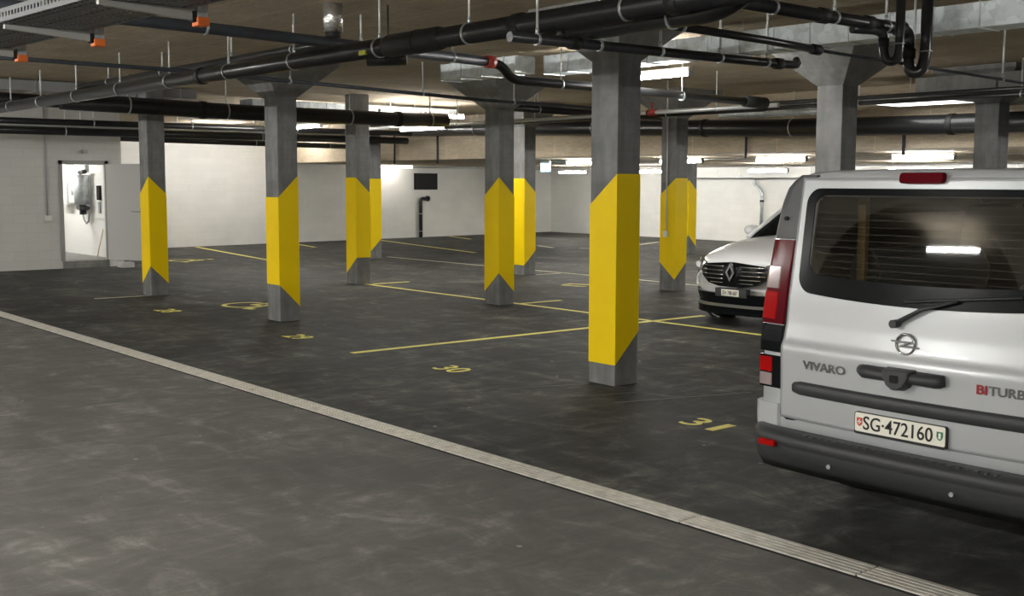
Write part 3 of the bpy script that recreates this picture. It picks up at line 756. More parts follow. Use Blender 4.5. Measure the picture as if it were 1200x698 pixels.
mb.build('divider', M['zinc'], t)
mb = MB()
for i, (x, r) in enumerate(((.08,.012), (.12,.015), (.33,.014), (.42,.01), (.6,.016), (.68,.012))): mb.tube([(x, .05, .018), (x+.02, TL/2, .018), (x, TL-.05, .018)], r, 8)
mb.build('cables', M['rubber'], t)
for i, (y, lb) in enumerate(((10.7, 'far left'), (9.1, 'middle'), (7.46, 'right'))):
    o = thing('tray_bracket', '%s bracket with orange end cap carrying the cable tray' % lb, 'bracket', (TX1 + .085 - .06*(y-TY0), y, TZ), 'brackets of the cable tray')
    mb = MB(); mb.prism([(-.05, .0), (-.05, -.075), (-.70, -.03), (-.70, 0)], lambda a, b: (a, -.022, b-.004), lambda a, b: (a, .022, b-.004)); mb.build('arm', M['arm'], o)
    mb = MB(); mb.box((-.035, -.04, -.06), (.035, -.036, CEIL-TZ+.01)); mb.box((-.035, .036, -.06), (.035, .04, CEIL-TZ+.01)); mb.box((-.039, -.04, -.06), (-.035, .04, CEIL-TZ+.01))
    mb.build('upright_channel', M['zinc'], o)
    MB().box((-.045, -.048, -.115), (.045, .048, -.055)).build('end_cap', M['orange'], o, .008)
    mb = MB(); mb.box((-.07, -.03, -.09), (-.035, .03, -.02)); mb.build('bolt_plate', M['dark'], o)

# ------------------------------------------------------------------ lamps
def lamp(label, p0, p1, tube='tube', r=.026, rail=False, rods=0, group='fluorescent strip lights'):
    p0 = Vector(p0); p1 = Vector(p1); d = p1-p0; L = d.length; a = math.atan2(d.y, d.x)
    t = thing('strip_light', label, 'lamp', p0, group, a)
    MB().box((0, -.018, .02), (L, .018, .075)).build('lamp_housing', M['lampbody'], t, .008)
    MB().tube([(.03, 0, 0), (L-.03, 0, 0)], r, 12).build('light_tube', M[tube], t)
    for x in (0, L-.03): MB().box((x, -.038, -.035), (x+.03, .038, .07)).build('end_cap', M['lampcap'], t, .006)
    for s in ((.15, L-.15) if rods else ()):
        MB().tube([(s, 0, .07), (s, 0, rods-p0.z+.01)], .006, 6).build('hanger_rod', M['rod'], t)
    return t
lamp('bright strip light below the galvanised duct, right of the nearest column', (9.92, 8.76, 3.125), (9.92, 10.2, 3.10), rods=CEIL)
lamp('strip light above the parking bays, out of the frame to the right', (9.92, 2.6, 3.13), (9.92, 4.1, 3.13), 'tubesoft', rods=CEIL)
lamp('bright strip light on the steel rail left of the pointed-band column', (12.93, 17.45, 2.925), (12.93, 18.95, 2.925), 'tubesoft', r=.035)
t = pipe('lighting_rail', 'long pale steel lighting rail running behind the nearest column', 'rail', [(13.0, 20.6, 2.985), (13.0, 16.3, 2.965), (13.0, 9.9, 2.965)], .032, 'pipesteel', hang=[1.2, 3.4, 5.6, 7.9, 9.6], group='lighting rails')
MB().tube([(0, -8.25, -.02), (0, -8.42, -.02)], .05, 12).tube([(0, -8.33, 0), (0, -8.33, .13)], .016, 8).build('red_coupling', M['red'], t)
lamp('strip light seen between the second column and the one at the corner lines', (12.0, 20.4, 3.02), (12.0, 21.9, 3.02), rods=CEIL)
lamp('slim strip light glimpsed below the flat ribbed duct, left one', (12.6, 19.2, 3.26), (13.6, 19.2, 3.24), 'tubesoft', r=.03, rods=CEIL)
lamp('slim strip light glimpsed below the flat ribbed duct, right one', (13.7, 19.2, 3.24), (14.7, 19.2, 3.22), 'tubesoft', r=.03, rods=CEIL)
lamp('strip light high at the white wall behind the leftmost column', (13.2, 29.2, 3.36), (14.7, 29.3, 3.36), rods=CEIL)
lamp('strip light high at the white wall behind the second column', (16.0, 29.3, 3.36), (17.0, 29.4, 3.36), rods=CEIL)
lw0 = Vector((20.9, 31.85, 2.40)); lw1 = Vector((22.3, 31.98, 2.40))
lamp('bright strip light at the white wall above the dark vent', lw0, lw1, 'tubedim', r=.035, rods=LOWC)
pipe('lighting_rail', 'steel rail running on from the strip light above the dark vent', 'rail', [(22.3, 31.98, 2.40), (29.0, 32.6, 2.38)], .03, 'pipesteel', hang=[1, 3, 5.5], top=LOWC, group='lighting rails', rodr=.006)
names = ['left of the nearest column', 'behind the conduit column', 'above the white car', 'above the van roof light', 'above the right end of the van roof', 'beyond the right frame edge']
for i, y in enumerate((20.0, 16.95, 14.3, 11.2, 8.0, 4.6)):
    lamp('strip light under the low ceiling, %s' % names[i], (18.9, y-.62, 2.36), (18.9, y+.62, 2.36), 'tubefar', r=.03, rods=LOWC)
pipe('lighting_rail', 'thin rail under the low ceiling joining its row of strip lights', 'rail', [(18.96, 21.5, 2.40), (18.96, 3, 2.40)], .012, 'pipesteel', group='lighting rails')
for i, y in enumerate((28.6, 25.0, 20.5, 16)):
    lamp('strip light far back under the low ceiling, %s' % ['by the corner', 'behind the nearest column', 'hidden over the white car', 'hidden over the van'][i], (26.5, y-.7, 2.24), (26.5, y+.7, 2.24), 'tubehall', r=.03, rods=LOWC)
for i, y in enumerate((-.6, 6.9, 14.4, 21.9)):
    lamp('strip light over the driving lane behind the camera, %s' % ['farthest right', 'second from the right', 'second from the left', 'farthest left'][i], (-2.6, y-.75, 3.25), (-2.6, y+.75, 3.25), 'tubelane', rods=CEIL)
lamp('strip light on the utility room ceiling', (8.3, 27.2, 2.68), (8.3, 28.7, 2.68), 'tube', rods=2.76)
lp = thing('lit_patch', 'flat glowing slab added for a lit patch under the ceiling above the van roof light', 'lamp', (15.6, 8.75, 3.12))  # added glowing slab: stands for a brightly lit ceiling or duct underside, no lamp
MB().box((0, 0, 0), (1.0, 1.55, .05)).build('patch_backing', M['lampbody'], lp, .004)
MB().box((.03, .03, -.006), (.97, 1.52, 0)).build('patch_glow_face', M['patchglow'], lp)
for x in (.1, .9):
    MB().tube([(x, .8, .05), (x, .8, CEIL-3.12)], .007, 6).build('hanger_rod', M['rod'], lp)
# exit sign
ex = thing('exit_sign', 'small pale blue lit exit sign right of the half-hidden column', 'sign', (18.6, 21.05, 2.16))
MB().box((-.02, -.16, 0), (.02, .16, .2)).build('sign_panel', M['sign'], ex, .004)
MB().box((-.03, -.17, .2), (.03, .17, .26)).build('sign_housing', M['lampbody'], ex, .006)
# running figure pictogram, white on the glowing face
mb = MB(); fx = -.0215
for pts in ([(.05,.03),(.02,.07),(.0,.11),(-.02,.14)], [(.0,.11),(-.05,.09)], [(.02,.07),(-.03,.05),(-.04,.02)], [(-.02,.14),(.03,.13)]):
    mb.tube([(fx, y, z) for y, z in pts], .007, 6)
mb.disc((fx, -.03, .168), (1,0,0), .014, .006, 12)
mb.build('running_figure', M['shieldwhite'], ex)
MB().tube([(0, .12, .26), (0, .12, .3)], .008, 6).tube([(0, -.12, .26), (0, -.12, .3)], .008, 6).build('bracket', M['rod'], ex)

# ------------------------------------------------------------------ fittings on the far walls
def onwall(s_along, n, z): p = lw(0) + wd*s_along + wn*n; return (p.x, p.y, z)
sA = (Vector((22.81, 32.63, 0))-lw(0)).dot(wd); sB = (Vector((23.85, 32.73, 0))-lw(0)).dot(wd)
ang = math.atan2(wd.y, wd.x)
vg = thing('wall_vent', 'dark rectangular vent on the white wall left of the pointed-band column', 'vent', onwall(sA, 0, 1.64), None, ang)
MB().box((0, -.04, 0), (sB-sA, 0, .56)).build('vent_frame', M['dark'], vg, .006)
mb = MB()
for k in range(11): mb.hexa([(.03,-.05,.03+k*.047), (sB-sA-.03,-.05,.03+k*.047), (sB-sA-.03,-.04,.05+k*.047), (.03,-.04,.05+k*.047)], [(.03,-.05,.036+k*.047), (sB-sA-.03,-.05,.036+k*.047), (sB-sA-.03,-.04,.058+k*.047), (.03,-.04,.058+k*.047)])
mb.build('vent_slats', M['grille'], vg)
wp = thing('wall_pipe', 'black pipe with an elbow rising from the floor up the white wall', 'pipe', onwall((Vector((23.02,32.65,0))-lw(0)).dot(wd), .1, 0), None, ang)
MB().tube(rounded([(0,0,0), (0,0,1.33), (.30,0,1.33)], .12), .062, 14).build('pipe_run', M['black'], wp)
MB().tube([(.28,0,1.33), (.36,0,1.33)], .09, 14).build('pipe_flange', M['black'], wp)
MB().tube([(0,0,.8), (0,0,.83)], .07, 14).tube([(0,0,.2),(0,0,.23)], .07, 14).build('pipe_clamp', M['zinc'], wp)
sp_ = thing('emergency_light', 'small white box light on the white wall right of the second column', 'lamp', onwall(5.75, 0, 2.44), None, ang)
MB().box((-.22, -.22, 0), (.22, 0, .17)).build('light_housing', M['lampbody'], sp_, .03)
MB().tube([(.3, -.12, .02), (.3, -.12, .95)], .02, 8).build('support_rod', M['slate'], sp_)
rp = thing('riser_pipe', 'galvanised riser pipe with a bent top on the far right wall above the white car', 'pipe', (29.6, 23.1, 0))
MB().tube(rounded([(0,0,0), (0,0,1.62), (-.02,.2,1.8), (-.02,.3,1.86), (-.02,.3,2.04)], .1), .05, 12).build('pipe_run', M['zinc'], rp)
MB().tube([(0,.0,1.3), (0,.0,1.36)], .065, 12).build('pipe_clamp', M['dark'], rp)
tag(MB().tube([onwall(0.3, .06, 3.1), onwall(6.5, .06, 3.05)], .025, 8).build('wall_conduit', M['greypl']), 'thin dark conduit along the top of the white wall behind the second column', 'conduit')

# ------------------------------------------------------------------ silver van
V = thing('van', 'silver van seen from behind at the right, reversed over the bay end', 'van', (5.25, 3.17, 0))
def interp(tab, z):
    if z <= tab[0][0]: return tab[0][1]
    for (a, fa), (b, fb) in zip(tab, tab[1:]):
        if z <= b: return fa + (fb-fa)*(z-a)/(b-a)
    return tab[-1][1]
WZ = [(.32,.90),(.38,.985),(.57,1),(1.0,1),(1.35,.99),(1.65,.968),(1.78,.95),(1.87,.92),(1.93,.86),(1.965,.78)]
def wz(z): return interp(WZ, z)
def lean(z): return 0 if z < 1 else .13*((z-1)/.93)**1.05
def rear_x(y, z): return lean(z) + .045*(y/.79)**2
PROF = [(0,.32),(.5,.32),(.9,.32),(.985,.38),(1,.57),(1,.8),(1,1.0),(.99,1.35),(.968,1.65),(.95,1.78),(.92,1.87),(.86,1.93),(.78,1.962),(.6,1.975),(.3,1.98),(0,1.98)]
def section(x, W, Hh):
    out = []
    k = (Hh-.32)/(1.98-.32)
    pr = [(f*W, .32+(z-.32)*k) for f, z in PROF]
    full = pr + [(-f, z) for f, z in pr[-2:0:-1]]
    fade = max(0, 1-x/.6)
    return [(x + fade*rear_x(min(abs(y), .9)*(1 if y > 0 else -1), z), y, z) for y, z in full]
st = [(0,.925,1.965),(.03,.948,1.97),(.10,.970,1.975),(.4,.978,1.98),(1.2,.978,1.98),(2.4,.978,1.975),(3.2,.976,1.95),(3.55,.97,1.88),(3.9,.96,1.62),(4.2,.95,1.32),(4.45,.94,1.14),(4.8,.9,.98),(4.95,.82,.86),(5.0,.7,.7)]
loops = [section(*s) for s in st]
inner = [(rear_x(.79,z)-.0, max(-.79, min(.79, y*.79/.925)), min(max(z,.60),1.92)) for (x, y, z) in loops[0]]
inner = [(rear_x(y, z), y, z) for x, y, z in inner]
MB().loft([inner]+loops, cap0=False, cap1=True).build('body_shell', M['silver'], V)
# tailgate skin
def gate_x(y, z):
    return rear_x(y, z) - .012 + interp([(.60,0),(.66,-.004),(.93,-.012),(.985,-.014),(1.03,.006),(1.12,.012),(1.27,.004),(1.9,0)], z)
def rrect(y0, y1, z0, z1, r, n=8, sag=0):
    out = []
    for cy, cz, a0 in ((y1-r,z0+r,-90),(y1-r,z1-r,0),(y0+r,z1-r,90),(y0+r,z0+r,180)):
        for i in range(n+1):
            a = math.radians(a0+90*i/n); out.append((cy+r*math.cos(a), cz+r*math.sin(a)))
    full = []
    for (a0, b0), (a1, b1) in zip(out, out[1:]+out[:1]):
        full.append((a0, b0)); L = math.hypot(a1-a0, b1-b0); k = int(L/.06)
        for i in range(1, k+1): full.append((a0+(a1-a0)*i/(k+1), b0+(b1-b0)*i/(k+1)))
    out = full
    if sag: out = [(y, z - (sag*(1-(y/.7)**2) if z < (z0+z1)/2 else 0)) for y, z in out]
    return out
def in_rr(y, z, y0, y1, z0, z1, r):
    if not (y0 < y < y1 and z0 < z < z1): return False
    dy = max(y0+r-y, y-(y1-r), 0); dz = max(z0+r-z, z-(z1-r), 0)
    return dy*dy+dz*dz < r*r if (dy > 0 and dz > 0) else True
NY, NZ = 74, 66; gz0, gz1 = .585, 1.93; gy = .785
mb = MB(); G = [[None]*(NZ+1) for _ in range(NY+1)]
for i in range(NY+1):
    for j in range(NZ+1):
        y = -gy + 2*gy*i/NY; z = gz0 + (gz1-gz0)*j/NZ
        if z > 1.0: y *= 1 - .028*(z-1.0)/.9
        G[i][j] = mb.bm.verts.new((gate_x(y, z), y, z))
for i in range(NY):
    for j in range(NZ):
        y = -gy + 2*gy*(i+.5)/NY; z = gz0 + (gz1-gz0)*(j+.5)/NZ
        if in_rr(y, z, -.66, .66, 1.355, 1.83, .07): continue
        mb.bm.faces.new((G[i][j], G[i+1][j], G[i+1][j+1], G[i][j+1])).smooth = True
bmesh.ops.delete(mb.bm, geom=[v for v in mb.bm.verts if not v.link_faces], context='VERTS')
gate = mb.build('tailgate', M['silver'], V)
md = gate.modifiers.new('thick', 'SOLIDIFY'); md.thickness = .012; md.offset = -1
# dark shut line round the tailgate
mb = MB()
path = [(-.79,.60),(-.79,1.0),(-.768,1.90),(-.72,1.935),(.72,1.935),(.768,1.90),(.79,1.0),(.79,.60),(.75,.578),(-.75,.578),(-.79,.60)]
mb.tube([(rear_x(y,z)-.001, y, z) for y, z in path], .006, 6, cap=False).build('shut_line', M['dark'], V)
# window: black border ring and tinted pane
out_p = rrect(-.715,.715,1.300,1.872,.09,8,.03); in_p = rrect(-.650,.650,1.385,1.835,.09,8,.02)
mb = MB(); in_p = [(y*.655/.715, 1.385+(z-1.272)*(1.835-1.385)/(1.872-1.272)) for y, z in out_p]
A = [mb.bm.verts.new((gate_x(y,z)-.006, y, z)) for y, z in out_p]; Bv = [mb.bm.verts.new((gate_x(y,z)-.007, y, z)) for y, z in in_p]; n = len(A)
A2 = [mb.bm.verts.new((gate_x(y,z)+.004, y, z)) for y, z in out_p]; B2 = [mb.bm.verts.new((gate_x(y,z)-.001, y, z)) for y, z in in_p]
for i in range(n):
    j = (i+1) % n
    for q in ((A[i],A[j],Bv[j],Bv[i]), (A2[i],A2[j],A[j],A[i]), (Bv[i],Bv[j],B2[j],B2[i]), (B2[i],B2[j],A2[j],A2[i])): mb.bm.faces.new(q)
win = mb.build('rear_window_border', M['frit'], V)
mb = MB(); ny = 24; rows = []
for i in range(ny+1):
    y = -.68 + 1.36*i/ny; rows.append([mb.bm.verts.new((gate_x(y, z)-.004, y, z)) for z in [1.355+.495*j/10 for j in range(11)]])
for i in range(ny):
    for j in range(10): mb.bm.faces.new((rows[i][j], rows[i+1][j], rows[i+1][j+1], rows[i][j+1])).smooth = True
mb.build('rear_window_pane', M['rglass'], V)
# brake light on the roof edge
mb = MB(); q = rrect(-.125,.125,1.90,1.955,.018,4)
mb.prism(q, lambda y, z: (gate_x(y,z)+.0, y, z), lambda y, z: (gate_x(y,z)-.035, y*.97, z)); mb.build('high_brake_light', M['lensdark'], V, .004)
# pillar trims and lamps
PATH = [(-.008,.80),(-.008,.86),(-.008,.91),(-.004,.945),(.012,.965),(.045,.978),(.10,.984),(.20,.986)]
def pillar(sgn, z0, z1, i0, i1, mat, name, parent, off=0., nz=10, ya=None):
    mb = MB(); L1 = []; 
    P = PATH[i0:i1+1]
    for k in range(nz+1):
        z = z0+(z1-z0)*k/nz; w = wz(z); ow = []; iw = []
        for (x, y) in P:
            yy = y*w/1.0; xr = rear_x(min(yy,.9), z)
            ow.append((x-off+xr, sgn*(yy + off*.6), z)); iw.append((x+.02+xr, sgn*(yy-.02), z))
        L1.append(ow + iw[::-1])
    mb.loft(L1, smooth=False)
    return mb.build(name, M[mat], parent, .003)
for s in (1, -1):
    pillar(s, 1.585, 1.945, 0, 7, 'trim2', 'pillar_trim', V)
    MB().disc((-.012+rear_x(.88,1.66), s*.885*wz(1.66), 1.70), (1,0,0), .012, .012, 12).build('trim_screw', M['dark'], V)
    tl = pillar(s, 1.105, 1.58, 0, 6, 'lensdark', 'tail_light', V, .003)
    pillar(s, 1.305, 1.43, 1, 4, 'lensclear', 'indicator_lens', tl, .008)
    pillar(s, 1.13, 1.285, 1, 4, 'lensred', 'brake_lens', tl, .008)
    pillar(s, .945, 1.10, 0, 6, 'frit', 'pillar_trim', V, .001)
    lo = pillar(s, .74, .925, 0, 4, 'frit', 'lower_light', V, .002)
    pillar(s, .83, .915, 1, 3, 'lensred', 'fog_lens', lo, .008)
    pillar(s, .752, .822, 1, 3, 'lensclear', 'reversing_lens', lo, .008)
    pillar(s, .52, .655, 0, 6, 'silver', 'corner_panel', V, .010)
# bumper swept round the tail
bp_path = [(.55,.975),(.30,.972),(.16,.965),(.08,.945),(.02,.90),(-.015,.82),(-.035,.6),(-.045,.3),(-.048,0)]
bp_path += [(x, -y) for x, y in bp_path[-2::-1]]
prof = [(-.03,.535),(.035,.53),(.075,.520),(.088,.500),(.092,.47),(.080,.458),(.080,.450),(.074,.41),(.05,.362),(-.03,.295)]
def sweep(prof, path):
    loops = []
    for i, p in enumerate(path):
        a = Vector(path[max(i-1,0)]); b = Vector(path[min(i+1,len(path)-1)]); t = (b-a).normalized(); nrm = Vector((t.y, -t.x))
        if nrm.x > 0 and abs(p[1]) < .9: nrm = -nrm
        if abs(p[1]) >= .9 and nrm.y*p[1] < 0: nrm = -nrm
        k = interp([(.6,1.0),(.82,.8),(.90,.5),(.945,.3),(.97,.15)], abs(p[1]))
        loops.append([(p[0]+nrm.x*o*k, p[1]+nrm.y*o*k, z) for o, z in prof])
    return MB().loft(loops)
bumper = sweep(prof, bp_path).build('rear_bumper', M['trim'], V)
rib0 = None
for k in range(24):
    if rib0 is None: o = rib0 = MB().box((-.095, 0, .523), (-.04, .018, .532)).build('tread_rib', M['trim'], bumper)
    else: o = rib0.copy(); col.objects.link(o); o.parent = bumper
    o.location = (0, -.56+k*.047, 0)
for s in (1, -1): MB().box((-.128, s*.76-.055, .445), (-.10, s*.76+.055, .48)).build('reflector', M['lensred'], bumper, .006)
for y in (.35, -.35): MB().disc((-.122, y, .40), (1,0,0), .012, .012, 12).build('parking_sensor', M['greypl'], bumper)
# moulding strip, handle, badges
mb = MB(); lp = []
for k in range(31):
    y = -.68 + 1.36*k/30; e_ = min(1, (.68-abs(y))/.03); e_ = .75 + .25*math.sqrt(max(0, 1-(1-e_)**2))
    lp.append([(gate_x(y, .77)+dxx, y, .77+zz*e_) for dxx, zz in ((.004,-.037),(-.012,-.037),(-.026,-.024),(-.028,.02),(-.014,.037),(.004,.037))])
mb.loft(lp); mb.build('tailgate_moulding', M['trim'], V)
hd = MB()
hd.prism(rrect(-.24,.24,.885,.960,.034,6), lambda y, z: (gate_x(y,z)+.002, y, z), lambda y, z: (gate_x(y,z)-.014, y*.97, .925+(z-.925)*.8))
hdl = hd.build('tailgate_handle', M['trim'], V, .005)
MB().tube([(-.02,.235,.928),(-.045,.20,.925),(-.055,.1,.922),(-.055,-.1,.922),(-.045,-.20,.925),(-.02,-.235,.928)], [.03,.036,.028,.028,.036,.03], 10).build('handle_bar', M['trim'], hdl)
MB().prism([(-.085,.965),(.085,.965),(.085,.925),(.055,.872),(.02,.850),(-.02,.850),(-.055,.872),(-.085,.925)], lambda y, z: (-.02, y, z), lambda y, z: (-.095, y*.85, .915+(z-.915)*.85)).build('handle_centre', M['trim'], hdl, .006)
MB().prism(rrect(-.025,.025,.895,.935,.008,3), lambda y, z: (-.08, y, z), lambda y, z: (-.0965, y, z)).build('handle_button', M['dark'], hdl)
em = MB(); c0 = Vector((gate_x(0,1.085)-.008, 0, 1.085)); em.ring(c0, (1,0,0), .052, .0065, 32, 8)
def bolt(y, z): return (c0.x-.004, y, 1.085+z)
pts = [(.075,.018),(-.02,.004),(-.035,.016),(.012,.018)]
em.prism([(.078,.016),(-.036,.016),(-.020,.004),(.078,.009)], lambda y, z: (c0.x+.004, y, 1.085+z), lambda y, z: (c0.x-.008, y, 1.085+z))
em.prism([(-.078,-.016),(.036,-.016),(.020,-.004),(-.078,-.009)], lambda y, z: (c0.x+.004, y, 1.085+z), lambda y, z: (c0.x-.008, y, 1.085+z))
em.prism([(.012,-.006),(.03,-.006),(-.012,.006),(-.03,.006)], lambda y, z: (c0.x+.004, y, 1.085+z), lambda y, z: (c0.x-.007, y, 1.085+z))
em.build('round_emblem', M['badge'], V)
def rear_text(txt, w, h, y, z, mat, name, parent, dx=.004, off=None):
    x = (gate_x(y, z) if off is None else off) - dx
    if off is None:                     # lettering follows the curved tailgate
        mb = MB().mesh(text_mesh(txt, w, h, .003, .022), frame_m((0, y, z), (0,-1,0), (0,0,1)))
        for v in mb.bm.verts: v.co.x += gate_x(v.co.y, v.co.z) - dx
        return mb.build(name, M[mat], parent, fix=False)
    return MB().mesh(text_mesh(txt, w, h, .003, .006), frame_m((x, y, z), (0,-1,0), (0,0,1))).build(name, M[mat], parent, fix=False)
rear_text('VIVARO', .285, .048, .478, .905, 'badge', 'model_lettering', V)
rear_text('BI', .052, .046, -.425, .912, 'badgered', 'engine_lettering', V)
rear_text('TURBO', .23, .046, -.572, .912, 'badge', 'engine_lettering', V)
# number plate
px = gate_x(0,.645)-.012
pl = MB(); pl.prism(rrect(-.262,.262,.588,.704,.012,4), lambda y, z: (px+.016, y, z), lambda y, z: (px-.004, y, z)); plate = pl.build('plate_frame', M['ink'], V)
MB().prism(rrect(-.256,.256,.602,.701,.010,4), lambda y, z: (px-.0035, y, z), lambda y, z: (px-.007, y, z)).build('number_plate', M['plate'], plate)
rear_text('SG·472160', .395, .072, .008, .652, 'ink', 'plate_characters', plate, 0, px-.0072)
def shield(y, m, name):
    s = [(-.017,.022),(.017,.022),(.017,-.004),(.011,-.016),(0,-.023),(-.011,-.016),(-.017,-.004)]
    return MB().prism(s, lambda a, b: (px-.0068, y+a, .653+b), lambda a, b: (px-.009, y+a, .653+b)).build(name, M[m], plate)
sh = shield(.228, 'shieldred', 'red_shield')
MB().box((px-.0102, .228-.012, .650), (px-.009, .228+.012, .658)).box((px-.0102, .228-.004, .642), (px-.009, .228+.004, .666)).build('white_cross', M['shieldwhite'], sh)
sh = shield(-.228, 'shieldgreen', 'green_shield')
MB().box((px-.0102, -.228-.006, .640), (px-.009, -.228+.006, .668)).build('shield_bundle', M['shieldwhite'], sh)
# wiper
wx = lambda y, z: gate_x(y, z) - .035
wi = MB().tube([(gate_x(.06,1.185), .06, 1.185), (gate_x(.06,1.185)-.05, .06, 1.185)], .022, 14).build('wiper_pivot', M['trim'], V)
MB().tube([(wx(.06,1.185), .06, 1.185), (wx(-.1,1.27), -.09, 1.272), (wx(-.28,1.335), -.27, 1.325)], [.013,.011,.007], 8).build('wiper_arm', M['trim'], wi)
MB().tube([(wx(.02,1.3)+.015, .02, 1.30), (wx(-.5,1.36)+.012, -.58, 1.365)], .008, 6).build('wiper_blade', M['trim'], wi)
# side windows, wheels, floor, load
for s in (1, -1):
    for x0, x1, nm in ((.45, 1.75, 'side_window'), (1.85, 2.95, 'side_window'), (3.05, 3.75, 'front_side_window')):
        mb = MB(); lp = []
        for k in range(7):
            z = 1.18+.58*k/6; y = .978*wz(z)+.003
            xe = x1 - (max(0, (z-1.2))*.9 if nm == 'front_side_window' else 0)
            lp.append([(x0, s*y, z), (max(xe, x0+.1), s*y, z), (max(xe, x0+.1), s*(y-.01), z), (x0, s*(y-.01), z)])
        mb.loft(lp, smooth=False).build(nm, M['frit'], V)
def wheel(t, x, y, r, w, s, m='rim'):
    h = MB(); pr = [(-w/2, r*.62),(-w/2, r*.9),(-w*.4, r),(w*.4, r),(w/2, r*.9),(w/2, r*.62)]
    n = 36; loops = []
    for k in range(n): a = 2*PI*k/n; loops.append([(x+rr*math.cos(a), y+yy, r+rr*math.sin(a)) for yy, rr in pr])
    loops.append(loops[0]); h.loft(loops, closed=True, cap0=False, cap1=False)
    bmesh.ops.remove_doubles(h.bm, verts=h.bm.verts[:], dist=.0005)
    o = h.build('wheel', M['tyre'], t)
    rm = MB(); rm.disc((x, y+s*w*.2, r), (0,1,0), r*.2, .04, 20); rm.ring((x, y+s*w*.2, r), (0,1,0), r*.6, .02, 30, 8)
    for k in range(7):
        a = 2*PI*k/7; rm.tube([(x+r*.15*math.cos(a), y+s*w*.22, r+r*.15*math.sin(a)), (x+r*.6*math.cos(a), y+s*w*.24, r+r*.6*math.sin(a))], r*.07, 6)
    rm.build('rim', M[m], o)
    return o
for x in (.98, 4.1):
    for s in (1, -1): wheel(V, x, s*.835, .335, .22, s)
MB().box((.12, -.80, .55), (3.6, .80, .58)).build('load_floor', M['interior'], V)
mb = MB(); mb.box((.25, -.6, .22), (4.6, .6, .36)); mb.build('underbody', M['interior'], V, .03)
MB().box((2.0, -.85, .6), (2.05, .85, 1.75)).build('bulkhead', M['interior'], V)
mb = MB(); cs_ = [(-.86,.58),(-.86,1.3),(-.80,1.72),(-.68,1.87),(.68,1.87),(.80,1.72),(.86,1.3),(.86,.58)]
mb.loft([[(x+lean(z), y, z) for y, z in cs_] for x in (.10, 1.0, 2.0)], closed=False, cap0=False, cap1=False, smooth=False).build('interior_lining', M['interior'], V, solid=.01)
# load seen through the rear window
LX, LY = 5.25, 3.17
tag(MB().box((LX+.40, LY+.515, .58), (LX+.44, LY+.565, 1.84)).build('wooden_plank', M['wood'], None, .003), 'upright pine plank seen through the van rear window', 'plank')
o = MB().tube([(LX+.62, LY+.66, 1.38), (LX+1.3, LY+.35, 1.38)], .15, 24).build('fabric_roll', M['roll'], None, .01); tag(o, 'grey roll lying behind the plank inside the van', 'roll')
sf = MB().box((LX+.48, LY-.05, 1.18), (LX+1.5, LY+.72, 1.22)); o = sf.build('load_shelf', M['wood'], None, .003)
tag(o, 'wooden shelf board inside the van below the rear window', 'shelf')
mb = MB().box((LX+.9, LY-.72, .58), (LX+1.4, LY-.12, 1.35)); tag(mb.build('packed_case', M['roll'], None, .03), 'grey case standing in the right half of the van load', 'case')

# ------------------------------------------------------------------ white car
K = thing('car', 'white car facing us, half hidden between the conduit column and the van', 'car', (11.92, 9.76, 0))
def nose(v): return .42*(abs(v)/.92)**3.2
# lower body loft, u backwards from the nose
def csec(u, W, zb, zs, zt, f):
    pr = [(0,zb),(.55*W,zb),(.9*W,zb+.03),(.985*W,zb+.14),(W,zb+.30),(W,zs-.12),(.965*W,zs),(.86*W,zs+.4*(zt-zs)),(.6*W,zt-.015),(.3*W,zt),(0,zt+.005)]
    full = pr + [(-v, z) for v, z in pr[-2:0:-1]]
    return [(u + f*nose(v), v, z) for v, z in full]
cs = [(.03,.80,.24,.62,.70,1),(0.0,.86,.21,.70,.84,1),(.05,.90,.20,.80,.93,1),(.20,.92,.20,.87,1.0,.85),(.5,.92,.21,.96,1.06,.6),(.9,.92,.22,1.03,1.12,.3),(1.25,.92,.22,1.07,1.16,.1),(1.6,.92,.22,1.08,1.18,0),(2.6,.92,.22,1.09,1.18,0),(3.8,.92,.24,1.1,1.18,0),(4.4,.9,.3,1.08,1.16,0),(4.66,.82,.4,.98,1.05,0)]
MB().loft([csec(*c) for c in cs]).build('body', M['carpaint'], K, subsurf=1)
# greenhouse
def gsec(u, W0, W1, z0, z1): return [(u, W0, z0), (u, W1+.03, z0+(z1-z0)*.9), (u, W1-.12, z1), (u, 0, z1+.02), (u, -W1+.12, z1), (u, -W1-.03, z0+(z1-z0)*.9), (u, -W0, z0)]
def tilt(lo_u, hi_u, W0, W1, z0, z1): return [(lo_u+(hi_u-lo_u)*((z-z0)/(z1-z0)), y, z) for (_, y, z) in gsec(0, W0, W1, z0, z1)]
gl = [tilt(1.38,2.15,.82,.66,1.10,1.63), tilt(1.9,2.3,.87,.68,1.07,1.66), tilt(3.6,3.5,.87,.68,1.08,1.66), tilt(4.45,4.1,.84,.66,1.08,1.60)]
MB().loft(gl, closed=True).build('glass_cabin', M['frit'], K)
mb = MB(); rl = []
for u, W, z in ((2.08,.60,1.645),(2.4,.64,1.675),(3.5,.64,1.675),(4.1,.60,1.62)): rl.append([(u,-W,z-.02),(u,-W*.5,z+.01),(u,0,z+.018),(u,W*.5,z+.01),(u,W,z-.02),(u,W,z-.035),(u,0,z-.01),(u,-W,z-.035)])
mb.loft(rl).build('roof_panel', M['carpaint'], K)
